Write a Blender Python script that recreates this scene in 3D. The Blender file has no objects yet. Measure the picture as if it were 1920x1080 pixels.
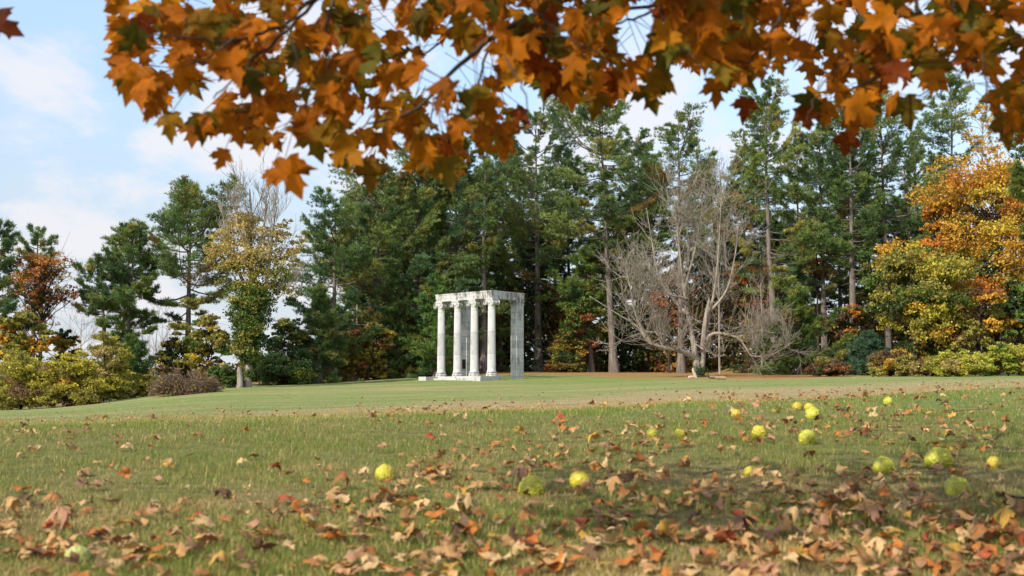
import bpy, math, random
import numpy as np
from mathutils import Vector, Matrix

R = math.radians
C = bpy.context.scene.collection
SC = bpy.context.scene

# ------------------------------------------------------------------ camera, sky, sun, exposure
F = 2130.0                      # focal length in photo pixels (1920 wide)
PITCH = math.atan(200 / F)
cd = bpy.data.cameras.new("camera")
cam = bpy.data.objects.new("camera", cd)
C.objects.link(cam)
cam.location = (0, 0, 0)
cam.rotation_euler = (math.pi / 2 + PITCH, 0, 0)
cd.sensor_width = 36.0
cd.lens = F / 1920 * 36.0
cd.clip_start = 0.05
cd.clip_end = 6000
cd.dof.use_dof = True
cd.dof.focus_distance = 45.0
cd.dof.aperture_fstop = 4.8
SC.camera = cam

SUN_EL, SUN_DIR = R(37), Vector((-0.66, -0.75))      # the sun stands behind the camera, to the left
SUN_DIR.normalize()
sl = bpy.data.lights.new("sun", 'SUN')
sl.energy = 4.1
sl.angle = R(0.6)
sl.color = (1.0, 0.93, 0.82)
sun = bpy.data.objects.new("sun", sl)
C.objects.link(sun)
to_sun = Vector((SUN_DIR.x * math.cos(SUN_EL), SUN_DIR.y * math.cos(SUN_EL), math.sin(SUN_EL)))
sun.rotation_euler = to_sun.to_track_quat('Z', 'Y').to_euler()

world = bpy.data.worlds.new("World")
SC.world = world
world.use_nodes = True
nt = world.node_tree
nt.nodes.clear()


def N(tree, typ, **kw):
    n = tree.nodes.new(typ)
    for k, v in kw.items():
        if k.startswith('i_'):
            key = k[2:]
            key = int(key) if key.isdigit() else key
            n.inputs[key].default_value = v
        else:
            setattr(n, k, v)
    return n


out = N(nt, 'ShaderNodeOutputWorld')
bg = N(nt, 'ShaderNodeBackground')
bg.inputs['Strength'].default_value = 0.1
sky = N(nt, 'ShaderNodeTexSky')
sky.sky_type = 'NISHITA'
sky.sun_disc = False
sky.sun_elevation = SUN_EL
sky.sun_rotation = math.atan2(SUN_DIR.x, SUN_DIR.y)
sky.air_density = 1.0
sky.dust_density = 0.6
tc = N(nt, 'ShaderNodeTexCoord')
sep = N(nt, 'ShaderNodeSeparateXYZ')
nt.links.new(tc.outputs['Generated'], sep.inputs[0])
zz = N(nt, 'ShaderNodeMath', operation='ADD', i_1=0.16)
nt.links.new(sep.outputs['Z'], zz.inputs[0])
zm = N(nt, 'ShaderNodeMath', operation='MAXIMUM', i_1=0.05)
nt.links.new(zz.outputs[0], zm.inputs[0])
dv = N(nt, 'ShaderNodeVectorMath', operation='DIVIDE')
cmb = N(nt, 'ShaderNodeCombineXYZ')
for a in ('X', 'Y', 'Z'):
    nt.links.new(zm.outputs[0], cmb.inputs[a])
nt.links.new(tc.outputs['Generated'], dv.inputs[0])
nt.links.new(cmb.outputs[0], dv.inputs[1])
mp = N(nt, 'ShaderNodeMapping')
mp.inputs['Scale'].default_value = (2.0, 1.35, 0.0)
mp.inputs['Location'].default_value = (9.1, 6.6, 0)
nt.links.new(dv.outputs[0], mp.inputs['Vector'])
n1 = N(nt, 'ShaderNodeTexNoise', i_Scale=1.15, i_Detail=9.0, i_Roughness=0.58, i_Distortion=0.25)
nt.links.new(mp.outputs[0], n1.inputs['Vector'])
cr = N(nt, 'ShaderNodeMapRange')
cr.interpolation_type = 'SMOOTHSTEP'
cr.inputs['From Min'].default_value = 0.45
cr.inputs['From Max'].default_value = 0.60
nt.links.new(n1.outputs['Fac'], cr.inputs['Value'])
veil = N(nt, 'ShaderNodeMapRange')
veil.interpolation_type = 'SMOOTHSTEP'
veil.inputs['From Min'].default_value = 0.0
veil.inputs['From Max'].default_value = 0.30
veil.inputs['To Min'].default_value = 0.85
veil.inputs['To Max'].default_value = 0.10
nt.links.new(sep.outputs['Z'], veil.inputs['Value'])
mx0 = N(nt, 'ShaderNodeMix', data_type='RGBA')
nt.links.new(veil.outputs[0], mx0.inputs['Factor'])
skyb = N(nt, 'ShaderNodeMix', data_type='RGBA', blend_type='MULTIPLY')
skyb.inputs['Factor'].default_value = 1.0
nt.links.new(sky.outputs[0], skyb.inputs[6])
gain = N(nt, 'ShaderNodeMapRange')
gain.inputs['From Min'].default_value = 0.08
gain.inputs['From Max'].default_value = 0.46
gain.inputs['To Min'].default_value = 1.15
gain.inputs['To Max'].default_value = 3.0
nt.links.new(sep.outputs['Z'], gain.inputs['Value'])
gcol = N(nt, 'ShaderNodeCombineColor')
for a_, k_ in (('Red', 1.06), ('Green', 1.0), ('Blue', 0.93)):
    gm = N(nt, 'ShaderNodeMath', operation='MULTIPLY', i_1=k_)
    nt.links.new(gain.outputs[0], gm.inputs[0])
    nt.links.new(gm.outputs[0], gcol.inputs[a_])
nt.links.new(gcol.outputs[0], skyb.inputs[7])
nt.links.new(skyb.outputs[2], mx0.inputs[6])
mx0.inputs[7].default_value = (5.3, 5.7, 6.6, 1)
cl2 = N(nt, 'ShaderNodeMath', operation='MULTIPLY', i_1=0.78)
nt.links.new(cr.outputs[0], cl2.inputs[0])
mx1 = N(nt, 'ShaderNodeMix', data_type='RGBA')
nt.links.new(cl2.outputs[0], mx1.inputs['Factor'])
nt.links.new(mx0.outputs[2], mx1.inputs[6])
mx1.inputs[7].default_value = (7.2, 7.0, 7.2, 1)
nt.links.new(mx1.outputs[2], bg.inputs['Color'])
nt.links.new(bg.outputs[0], out.inputs[0])

SC.view_settings.view_transform = 'Standard'
SC.view_settings.look = 'None'
SC.view_settings.exposure = 0.38
SC.view_settings.gamma = 1.0
SC.view_settings.use_curve_mapping = False
SC.cycles.max_bounces = 6
SC.cycles.diffuse_bounces = 3
SC.cycles.transmission_bounces = 4
SC.cycles.transparent_max_bounces = 4


# ------------------------------------------------------------------ helpers
def W(px, py, d):
    """point at depth d (metres ahead) that the photo shows at pixel px, py"""
    u = (px - 960) / F
    v = (540 - py) / F
    f = math.cos(PITCH) - v * math.sin(PITCH)
    up = v * math.cos(PITCH) + math.sin(PITCH)
    return Vector((d * u / f, d, d * up / f))


def px_of(p):
    f = p[1] * math.cos(PITCH) + p[2] * math.sin(PITCH)
    up = -p[1] * math.sin(PITCH) + p[2] * math.cos(PITCH)
    return 960 + F * p[0] / f, 540 - F * up / f


# terrain profile: distance -> height of that ground in the photo, for five view directions
PROF = [
    (0,    [(3, 1115), (4, 987), (5, 911), (6, 860), (7, 826), (8, 806), (10, 800), (14, 794), (25, 786), (45, 778), (75, 768), (100, 765), (140, 762)]),
    (480,  [(3, 1115), (4, 987), (5, 911), (6, 860), (7, 824), (8, 801), (9, 791), (12, 784), (20, 775), (40, 757), (60, 741), (85, 725), (105, 719), (140, 713)]),
    (960,  [(3, 1115), (4, 987), (5, 911), (6, 860), (7, 824), (8, 797), (9, 781), (10, 774), (13, 768), (20, 761), (40, 745), (65, 730), (83, 718), (91, 709), (105, 700), (140, 692)]),
    (1440, [(3, 1115), (4, 987), (5, 911), (6, 860), (7, 824), (8, 797), (9, 776), (10, 763), (11, 756), (14, 750), (20, 743), (40, 729), (60, 719), (80, 711), (100, 703), (140, 695)]),
    (1920, [(3, 1115), (4, 987), (5, 911), (6, 860), (7, 824), (8, 798), (9, 777), (10, 760), (11, 748), (12, 740), (13, 733), (15, 727), (20, 723), (40, 716), (60, 711), (90, 704), (140, 699)]),
]
_ld = np.linspace(math.log(2.6), math.log(140), 400)
_rows = []
for _px, _t in PROF:
    _y = np.interp(_ld, [math.log(a) for a, b in _t], [b for a, b in _t])
    _k = np.ones(9) / 9
    _y = np.convolve(np.pad(_y, 4, mode='edge'), _k, 'valid')
    _rows.append(np.tan(PITCH + np.arctan((540 - _y) / F)) * np.exp(_ld))
_rows = np.array(_rows)
_us = (np.array([p for p, _ in PROF]) - 960) / F


def ground(x, y):
    """height of the lawn"""
    x = np.asarray(x, float)
    y = np.asarray(y, float)
    d = np.maximum(y, 1e-3)
    u = x / np.maximum(d, 2.0)
    u = np.clip(u, _us[0], _us[-1])
    fi = (u - _us[0]) / (_us[-1] - _us[0]) * 4
    i = np.clip(np.floor(fi).astype(int), 0, 3)
    w = fi - i
    w = w * w * (3 - 2 * w)
    ft = np.clip((np.log(np.maximum(d, 2.6)) - _ld[0]) / (_ld[-1] - _ld[0]) * 399, 0, 399)
    j = np.clip(np.floor(ft).astype(int), 0, 398)
    t = ft - j
    a = _rows[i, j] * (1 - t) + _rows[i, j + 1] * t
    b = _rows[i + 1, j] * (1 - t) + _rows[i + 1, j + 1] * t
    z = a * (1 - w) + b * w
    z26 = _rows[i, 0] * (1 - w) + _rows[i + 1, 0] * w
    near = -0.72 + (z26 + 0.72) * np.clip(y, -40, 2.6) / 2.6
    z = np.where(y < 2.6, near, z)
    z = z + np.where(y > 140, (y - 140) * 0.004, 0)
    z = z + 0.006 * np.sin(x * 5.1 + 1.3 * np.sin(y * 3.7)) * np.sin(y * 4.3 + x) * np.clip(1.5 - y / 12, 0, 1)
    return z


def gd(px, py):
    """depth at which the lawn is seen at pixel px, py"""
    ds = np.exp(np.linspace(math.log(2.6), math.log(138), 600))
    xs = (px - 960) / F * ds * 1.0
    zs = ground(xs, ds)
    f = ds * math.cos(PITCH) + zs * math.sin(PITCH)
    yy = 540 - F * (-ds * math.sin(PITCH) + zs * math.cos(PITCH)) / f
    k = np.argmax(yy <= py)
    if yy[k] > py:
        k = len(ds) - 1
    return float(ds[k])


def gpt(px, py=None, d=None):
    d = d if d is not None else gd(px, py)
    q = W(px, 740, d)
    return Vector((q.x, d, float(ground(q.x, d))))


def np_mesh(name, V, faces, tint=None, smooth=False):
    """V (n,3); faces: list of int arrays (m,k); tint (n,3) per-vertex own colour"""
    me = bpy.data.meshes.new(name)
    V = np.ascontiguousarray(V, dtype=np.float32)
    faces = [np.asarray(f, dtype=np.int32) for f in (faces if isinstance(faces, list) else [faces]) if len(f)]
    nl = sum(f.size for f in faces)
    npoly = sum(len(f) for f in faces)
    me.vertices.add(len(V))
    me.vertices.foreach_set('co', V.ravel())
    me.loops.add(nl)
    me.loops.foreach_set('vertex_index', np.concatenate([f.ravel() for f in faces]))
    me.polygons.add(npoly)
    tot = np.concatenate([np.full(len(f), f.shape[1], np.int32) for f in faces])
    st = np.concatenate([[0], np.cumsum(tot)[:-1]]).astype(np.int32)
    me.polygons.foreach_set('loop_start', st)
    me.polygons.foreach_set('loop_total', tot)
    me.polygons.foreach_set('use_smooth', np.full(npoly, smooth, dtype=bool))
    if tint is not None:
        a = me.color_attributes.new('tint', 'FLOAT_COLOR', 'POINT')
        c = np.ones((len(V), 4), np.float32)
        c[:, :3] = tint
        a.data.foreach_set('color', c.ravel())
    me.update(calc_edges=True)
    return me


def link(name, me, mat=None, parent=None, loc=None):
    o = bpy.data.objects.new(name, me)
    C.objects.link(o)
    if mat is not None and me is not None:
        if len(me.materials) == 0:
            me.materials.append(mat)
    if parent is not None:
        o.parent = parent
    if loc is not None:
        o.location = loc
    return o


def tag(o, label, cat, group=None):
    o['label'] = label
    o['category'] = cat
    if group:
        o['group'] = group
    return o


def empty(name, loc, label, cat, group=None):
    o = bpy.data.objects.new(name, None)
    o.empty_display_size = 0.3
    C.objects.link(o)
    o.location = loc
    return tag(o, label, cat, group)


class Geo:
    """gathers vertices, faces and colours"""
    def __init__(s):
        s.V, s.F, s.T, s.n = [], {}, [], 0

    def add(s, V, Fc, tint=None):
        V = np.asarray(V, float).reshape(-1, 3)
        Fc = np.asarray(Fc, int)
        s.V.append(V)
        s.F.setdefault(Fc.shape[1], []).append(Fc + s.n)
        if tint is None:
            tint = np.ones((len(V), 3))
        s.T.append(np.broadcast_to(np.asarray(tint, float), (len(V), 3)))
        s.n += len(V)

    def mesh(s, name, smooth=False):
        return np_mesh(name, np.concatenate(s.V), [np.concatenate(f) for f in s.F.values()], np.concatenate(s.T), smooth)


def tube(g, pts, rad, n=8, tint=None, cap=True):
    P = np.asarray(pts, float)
    k = len(P)
    rad = np.broadcast_to(np.asarray(rad, float), (k,))
    T = np.gradient(P, axis=0)
    T /= np.linalg.norm(T, axis=1)[:, None] + 1e-9
    ref = np.array([0.31, 0.9, 0.3]) if abs(T[0][2]) > 0.8 else np.array([0.1, 0.05, 1.0])
    A = np.cross(T, ref)
    A /= np.linalg.norm(A, axis=1)[:, None] + 1e-9
    B = np.cross(T, A)
    th = np.arange(n) * 2 * math.pi / n
    V = P[:, None, :] + rad[:, None, None] * (np.cos(th)[None, :, None] * A[:, None, :] + np.sin(th)[None, :, None] * B[:, None, :])
    i = np.arange(k - 1)[:, None] * n
    j = np.arange(n)[None, :]
    j2 = (j + 1) % n
    Fq = np.stack([i + j, i + j2, i + n + j2, i + n + j], -1).reshape(-1, 4)
    g.add(V.reshape(-1, 3), Fq, tint)
    if cap:
        c = np.array([[V[-1].mean(0)]]).reshape(1, 3)
        Vc = np.concatenate([V[-1], c])
        Fc = np.stack([np.arange(n), (np.arange(n) + 1) % n, np.full(n, n)], -1)
        g.add(Vc, Fc, tint)


def segs(g, P0, P1, R0, R1, tint=None):
    """many three-sided twigs at once"""
    P0 = np.asarray(P0, float)
    P1 = np.asarray(P1, float)
    m = len(P0)
    if m == 0:
        return
    T = P1 - P0
    T /= np.linalg.norm(T, axis=1)[:, None] + 1e-9
    ref = np.where(np.abs(T[:, 2:3]) > 0.8, np.array([[1.0, 0.2, 0]]), np.array([[0, 0.1, 1.0]]))
    A = np.cross(T, ref)
    A /= np.linalg.norm(A, axis=1)[:, None] + 1e-9
    B = np.cross(T, A)
    R0 = np.broadcast_to(np.asarray(R0, float), (m,))
    R1 = np.broadcast_to(np.asarray(R1, float), (m,))
    V = np.zeros((m, 6, 3))
    for q in range(3):
        a = q * 2 * math.pi / 3
        dvec = math.cos(a) * A + math.sin(a) * B
        V[:, q] = P0 + R0[:, None] * dvec
        V[:, 3 + q] = P1 + R1[:, None] * dvec
    base = np.arange(m)[:, None] * 6
    Fq = np.concatenate([base + np.array([[q, (q + 1) % 3, 3 + (q + 1) % 3, 3 + q]]) for q in range(3)])
    if tint is not None and np.ndim(tint) == 2:
        tint = np.repeat(tint, 6, axis=0)
    g.add(V.reshape(-1, 3), Fq, tint)


def box(g, lo, hi, M=None, tint=None):
    lo = np.array(lo, float)
    hi = np.array(hi, float)
    V = np.array([[(lo, hi)[(k >> a) & 1][a] for a in range(3)] for k in range(8)])
    if M is not None:
        V = V @ M.T
    Fq = [[0, 2, 3, 1], [4, 5, 7, 6], [0, 1, 5, 4], [2, 6, 7, 3], [0, 4, 6, 2], [1, 3, 7, 5]]
    g.add(V, Fq, tint)


def lathe(g, prof, n=32, flute=0.0, nf=24, tint=None, cap=True):
    prof = np.array(prof, float)
    th = np.arange(n) * 2 * math.pi / n
    k = len(prof)
    r = prof[:, 0][:, None] * np.ones((1, n))
    if flute:
        c = np.abs(np.cos(th * nf / 2))
        fl = np.where(c > 0.16, np.sqrt(np.maximum(c - 0.16, 0) / 0.84), 0)
        amt = prof[:, 2][:, None] if prof.shape[1] > 2 else 1.0
        r = r - flute * fl[None, :] * amt
    V = np.stack([r * np.cos(th), r * np.sin(th), prof[:, 1][:, None] * np.ones((1, n))], -1)
    i = np.arange(k - 1)[:, None] * n
    j = np.arange(n)[None, :]
    j2 = (j + 1) % n
    g.add(V.reshape(-1, 3), np.stack([i + j, i + j2, i + n + j2, i + n + j], -1).reshape(-1, 4), tint)
    if cap:
        Vt = np.concatenate([V[-1], V[-1].mean(0)[None]])
        g.add(Vt, np.stack([np.arange(n), (np.arange(n) + 1) % n, np.full(n, n)], -1), tint)


def vnoise(x, y, s=1.0, seed=0):
    """cheap smooth noise in -1..1"""
    r = np.random.RandomState(seed)
    t = 0
    for k in range(7):
        a = r.uniform(0, 6.28)
        f = s * r.uniform(0.6, 1.9)
        t = t + np.sin(f * (x * math.cos(a) + y * math.sin(a)) + r.uniform(0, 6.28) + 0.9 * np.sin(f * 0.7 * (y * math.cos(a) - x * math.sin(a))))
    return t / 3.2


# ------------------------------------------------------------------ materials
def new_mat(name):
    m = bpy.data.materials.new(name)
    m.use_nodes = True
    t = m.node_tree
    for n in list(t.nodes):
        if n.type != 'OUTPUT_MATERIAL':
            t.nodes.remove(n)
    o = [n for n in t.nodes if n.type == 'OUTPUT_MATERIAL'][0]
    return m, t, o


def tinted(t):
    at = N(t, 'ShaderNodeAttribute', attribute_name='tint')
    oi = N(t, 'ShaderNodeObjectInfo')
    mx = N(t, 'ShaderNodeMix', data_type='RGBA', blend_type='MULTIPLY')
    mx.inputs['Factor'].default_value = 1
    t.links.new(at.outputs['Color'], mx.inputs[6])
    t.links.new(oi.outputs['Color'], mx.inputs[7])
    return mx.outputs[2]


def leaf_mat(name, trans=0.3, rough=0.55, spots=0.0, scale=30.0, spec=0.25):
    m, t, o = new_mat(name)
    col = tinted(t)
    if spots:
        tcn = N(t, 'ShaderNodeTexCoord')
        nz = N(t, 'ShaderNodeTexNoise', i_Scale=scale, i_Detail=5.0, i_Roughness=0.65)
        t.links.new(tcn.outputs['Object'], nz.inputs['Vector'])
        mr = N(t, 'ShaderNodeMapRange')
        mr.inputs['From Min'].default_value = 0.35
        mr.inputs['From Max'].default_value = 0.68
        mr.inputs['To Min'].default_value = 1 - spots
        mr.inputs['To Max'].default_value = 1 + spots * 0.45
        t.links.new(nz.outputs['Fac'], mr.inputs['Value'])
        ml = N(t, 'ShaderNodeMix', data_type='RGBA', blend_type='MULTIPLY')
        ml.inputs['Factor'].default_value = 1
        t.links.new(col, ml.inputs[6])
        t.links.new(mr.outputs[0], ml.inputs[7])
        col = ml.outputs[2]
    pr = N(t, 'ShaderNodeBsdfPrincipled')
    pr.inputs['Roughness'].default_value = rough
    pr.inputs['Specular IOR Level'].default_value = spec
    t.links.new(col, pr.inputs['Base Color'])
    tr = N(t, 'ShaderNodeBsdfTranslucent')
    t.links.new(col, tr.inputs['Color'])
    mx = N(t, 'ShaderNodeMixShader')
    mx.inputs[0].default_value = trans
    t.links.new(pr.outputs[0], mx.inputs[1])
    t.links.new(tr.outputs[0], mx.inputs[2])
    t.links.new(mx.outputs[0], o.inputs['Surface'])
    return m


def bark_mat(name, c1, c2, scale=6.0, stretch=0.18, bump=0.5):
    m, t, o = new_mat(name)
    tcn = N(t, 'ShaderNodeTexCoord')
    mpn = N(t, 'ShaderNodeMapping')
    mpn.inputs['Scale'].default_value = (1, 1, stretch)
    t.links.new(tcn.outputs['Object'], mpn.inputs['Vector'])
    nz = N(t, 'ShaderNodeTexNoise', i_Scale=scale, i_Detail=8.0, i_Roughness=0.7)
    t.links.new(mpn.outputs[0], nz.inputs['Vector'])
    rp = N(t, 'ShaderNodeValToRGB')
    rp.color_ramp.elements[0].position = 0.36
    rp.color_ramp.elements[1].position = 0.64
    rp.color_ramp.elements[0].color = (*c1, 1)
    rp.color_ramp.elements[1].color = (*c2, 1)
    t.links.new(nz.outputs['Fac'], rp.inputs[0])
    at = N(t, 'ShaderNodeAttribute', attribute_name='tint')
    ml = N(t, 'ShaderNodeMix', data_type='RGBA', blend_type='MULTIPLY')
    ml.inputs['Factor'].default_value = 1
    t.links.new(rp.outputs[0], ml.inputs[6])
    t.links.new(at.outputs['Color'], ml.inputs[7])
    pr = N(t, 'ShaderNodeBsdfPrincipled')
    pr.inputs['Roughness'].default_value = 0.85
    pr.inputs['Specular IOR Level'].default_value = 0.15
    t.links.new(ml.outputs[2], pr.inputs['Base Color'])
    bp = N(t, 'ShaderNodeBump')
    bp.inputs['Strength'].default_value = bump
    bp.inputs['Distance'].default_value = 0.05
    t.links.new(nz.outputs['Fac'], bp.inputs['Height'])
    t.links.new(bp.outputs[0], pr.inputs['Normal'])
    t.links.new(pr.outputs[0], o.inputs['Surface'])
    return m


M_NEEDLE = leaf_mat('pine_needles', 0.22, 0.6)
M_LEAF = leaf_mat('autumn_leaves', 0.35, 0.6)
M_MAPLE = leaf_mat('maple_leaf', 0.5, 0.6, spots=0.35, scale=26, spec=0.1)
M_DRYLEAF = leaf_mat('fallen_leaf', 0.2, 0.65, spots=0.45, scale=28)
M_GRASS = leaf_mat('grass_blade', 0.3, 0.6)
M_PBARK = bark_mat('pine_bark', (0.075, 0.06, 0.05), (0.235, 0.195, 0.16), 5.0)
M_GBARK = bark_mat('grey_bark', (0.15, 0.125, 0.098), (0.40, 0.345, 0.27), 4.0)
M_DBARK = bark_mat('dark_bark', (0.03, 0.022, 0.016), (0.09, 0.068, 0.05), 7.0)
M_WOOD = bark_mat('raw_wood', (0.34, 0.26, 0.18), (0.55, 0.45, 0.33), 9.0, 0.2, 0.3)

# ------------------------------------------------------------------ lawn
BAND_PX = [0, 480, 960, 1440, 1920]


def zones(x, y):
    """dry 0..1, litter 0..1 for a point of the lawn"""
    u = 960 + F * x / np.maximum(y, 0.5)
    d0 = np.interp(u, BAND_PX, [9.2, 9.6, 10.4, 11.6, 14.0])
    d1 = np.interp(u, BAND_PX, [46, 38, 42, 56, 80])
    amp = np.interp(u, BAND_PX, [0.5, 0.75, 1.15, 1.1, 1.0])
    w = vnoise(x, y, 0.35, 3)
    dd = y * (1 + 0.05 * w)
    band = np.clip((dd - d0) / (0.12 * d0), 0, 1) * np.clip((d1 - dd) / (0.45 * d1), 0, 1) * amp
    patch = np.clip(0.20 + 0.42 * vnoise(x, y, 2.1, 5) + 0.30 * vnoise(x, y, 5.5, 6), 0, 1)
    near = np.where(y < d0, np.clip(patch * 1.1 + 0.2, 0, 1) * np.interp(y, [3, 5, 6.5, 9], [1.1, 1.0, 0.5, 0.28]), 0)
    far = np.clip(0.16 + 0.20 * vnoise(x * 0.5, y * 2.2, 0.22, 8) + 0.1 * vnoise(x, y, 0.9, 9), 0, 0.5) * (y > d1)
    dry = np.clip(np.maximum(band * (0.8 + 0.3 * vnoise(x, y, 1.4, 11)), near * (band < 0.02)) + far * (1 - band), 0, 1)
    dl = np.interp(u, [-200, 480, 760, 900, 1000, 1200, 1440, 1560, 1700, 2200], [84, 92, 100, 102, 95, 86, 74, 86, 96, 100])
    lit = np.clip((y - dl * (1 + 0.03 * vnoise(x, y, 0.25, 13))) / 5.0, 0, 1)
    lit = lit * (0.95 + 0.3 * vnoise(x, y, 0.6, 14))
    return dry, np.clip(lit, 0, 1)


ys = np.concatenate([np.linspace(-60, 0, 13)[:-1], np.linspace(0, 2.6, 14)[:-1], np.exp(np.linspace(math.log(2.6), math.log(140), 300)), np.exp(np.linspace(math.log(145), math.log(2500), 30))])
ss = np.sign(np.linspace(-1, 1, 261)) * np.abs(np.linspace(-1, 1, 261)) ** 1.35
XX = ss[None, :] * (14 + 0.95 * np.maximum(ys, 0))[:, None]
YY = np.repeat(ys[:, None], len(ss), 1)
ZZ = ground(XX, YY)
# needle mound at the foot of the slim leaning pine
mq = gpt(1375, 699)
ZZ = ZZ + 0.55 * np.exp(-(((XX - mq.x + 0.3) / 1.9) ** 2 + ((YY - mq.y) / 1.9) ** 2))
dr, li = zones(XX, YY)
Vg = np.stack([XX, YY, ZZ], -1).reshape(-1, 3)
nx, ny = len(ss), len(ys)
ii = (np.arange(ny - 1)[:, None] * nx + np.arange(nx - 1)[None, :])
Fg = np.stack([ii, ii + 1, ii + nx + 1, ii + nx], -1).reshape(-1, 4)
nearz = np.clip((11 - YY) / 3.0, 0, 1)
lawn_me = np_mesh('lawn', Vg, Fg, np.stack([dr, li, nearz], -1).reshape(-1, 3), True)
m, t, o = new_mat('lawn')
at = N(t, 'ShaderNodeAttribute', attribute_name='tint')
sp = N(t, 'ShaderNodeSeparateColor')
t.links.new(at.outputs['Color'], sp.inputs[0])
geo = N(t, 'ShaderNodeNewGeometry')
nz = N(t, 'ShaderNodeTexNoise', i_Scale=1.4, i_Detail=12.0, i_Roughness=0.72)
mpn = N(t, 'ShaderNodeMapping')
mpn.inputs['Scale'].default_value = (1, 1.6, 1)
t.links.new(geo.outputs['Position'], mpn.inputs[0])
t.links.new(mpn.outputs[0], nz.inputs['Vector'])
nf = N(t, 'ShaderNodeTexNoise', i_Scale=38.0, i_Detail=6.0, i_Roughness=0.8)
t.links.new(geo.outputs['Position'], nf.inputs['Vector'])
mps = N(t, 'ShaderNodeMapping')
mps.inputs['Scale'].default_value = (0.10, 0.42, 1)
t.links.new(geo.outputs['Position'], mps.inputs[0])
ns = N(t, 'ShaderNodeTexNoise', i_Scale=1.0, i_Detail=7.0, i_Roughness=0.62)
t.links.new(mps.outputs[0], ns.inputs['Vector'])
green = N(t, 'ShaderNodeMix', data_type='RGBA')
green.inputs[6].default_value = (0.135, 0.200, 0.046, 1)
green.inputs[7].default_value = (0.235, 0.285, 0.085, 1)
t.links.new(nf.outputs['Fac'], green.inputs['Factor'])
straw = N(t, 'ShaderNodeMix', data_type='RGBA')
straw.inputs[6].default_value = (0.31, 0.225, 0.110, 1)
straw.inputs[7].default_value = (0.48, 0.36, 0.195, 1)
t.links.new(nf.outputs['Fac'], straw.inputs['Factor'])
ad = N(t, 'ShaderNodeMath', operation='MULTIPLY_ADD', i_1=1.5, i_2=-0.75)
nav = N(t, 'ShaderNodeMath', operation='MULTIPLY_ADD', i_1=1.9, i_2=-0.92)
t.links.new(ns.outputs['Fac'], nav.inputs[0])
nsum = N(t, 'ShaderNodeMath', operation='ADD')
t.links.new(nz.outputs['Fac'], nsum.inputs[0])
t.links.new(nav.outputs[0], nsum.inputs[1])
t.links.new(nsum.outputs[0], ad.inputs[0])
ad2 = N(t, 'ShaderNodeMath', operation='ADD', use_clamp=True)
t.links.new(ad.outputs[0], ad2.inputs[0])
t.links.new(sp.outputs['Red'], ad2.inputs[1])
m1 = N(t, 'ShaderNodeMix', data_type='RGBA')
t.links.new(ad2.outputs[0], m1.inputs['Factor'])
t.links.new(green.outputs[2], m1.inputs[6])
t.links.new(straw.outputs[2], m1.inputs[7])
thatch = N(t, 'ShaderNodeMix', data_type='RGBA')
thatch.inputs[6].default_value = (0.10, 0.13, 0.026, 1)
thatch.inputs[7].default_value = (0.32, 0.25, 0.095, 1)
t.links.new(nf.outputs['Fac'], thatch.inputs['Factor'])
m1b = N(t, 'ShaderNodeMix', data_type='RGBA')
thf = N(t, 'ShaderNodeMath', operation='MULTIPLY', i_1=0.8)
t.links.new(sp.outputs['Blue'], thf.inputs[0])
t.links.new(thf.outputs[0], m1b.inputs['Factor'])
t.links.new(m1.outputs[2], m1b.inputs[6])
t.links.new(thatch.outputs[2], m1b.inputs[7])
lit = N(t, 'ShaderNodeMix', data_type='RGBA')
lit.inputs[6].default_value = (0.24, 0.115, 0.045, 1)
lit.inputs[7].default_value = (0.46, 0.24, 0.10, 1)
t.links.new(nf.outputs['Fac'], lit.inputs['Factor'])
ad3 = N(t, 'ShaderNodeMath', operation='ADD', use_clamp=True)
t.links.new(ad.outputs[0], ad3.inputs[0])
t.links.new(sp.outputs['Green'], ad3.inputs[1])
mu = N(t, 'ShaderNodeMath', operation='MULTIPLY')
t.links.new(ad3.outputs[0], mu.inputs[0])
t.links.new(sp.outputs['Green'], mu.inputs[1])
m2 = N(t, 'ShaderNodeMix', data_type='RGBA')
t.links.new(mu.outputs[0], m2.inputs['Factor'])
t.links.new(m1b.outputs[2], m2.inputs[6])
t.links.new(lit.outputs[2], m2.inputs[7])
pr = N(t, 'ShaderNodeBsdfPrincipled')
nm = N(t, 'ShaderNodeTexNoise', i_Scale=5.0, i_Detail=9.0, i_Roughness=0.75)
t.links.new(mpn.outputs[0], nm.inputs['Vector'])
nmr = N(t, 'ShaderNodeMapRange')
nmr.inputs['From Min'].default_value = 0.33
nmr.inputs['From Max'].default_value = 0.67
nmr.inputs['To Min'].default_value = 0.62
nmr.inputs['To Max'].default_value = 1.30
t.links.new(nm.outputs['Fac'], nmr.inputs['Value'])
m3 = N(t, 'ShaderNodeMix', data_type='RGBA', blend_type='MULTIPLY')
m3.inputs['Factor'].default_value = 1
t.links.new(m2.outputs[2], m3.inputs[6])
t.links.new(nmr.outputs[0], m3.inputs[7])
pr.inputs['Roughness'].default_value = 0.95
pr.inputs['Specular IOR Level'].default_value = 0.1
t.links.new(m3.outputs[2], pr.inputs['Base Color'])
bp = N(t, 'ShaderNodeBump')
bp.inputs['Strength'].default_value = 0.8
bp.inputs['Distance'].default_value = 0.05
t.links.new(nf.outputs['Fac'], bp.inputs['Height'])
t.links.new(bp.outputs[0], pr.inputs['Normal'])
t.links.new(pr.outputs[0], o.inputs['Surface'])
lawn = link('lawn', lawn_me, m)
lawn['kind'] = 'structure'
lawn['label'] = 'rolling autumn lawn with green, straw and needle covered patches'

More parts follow.
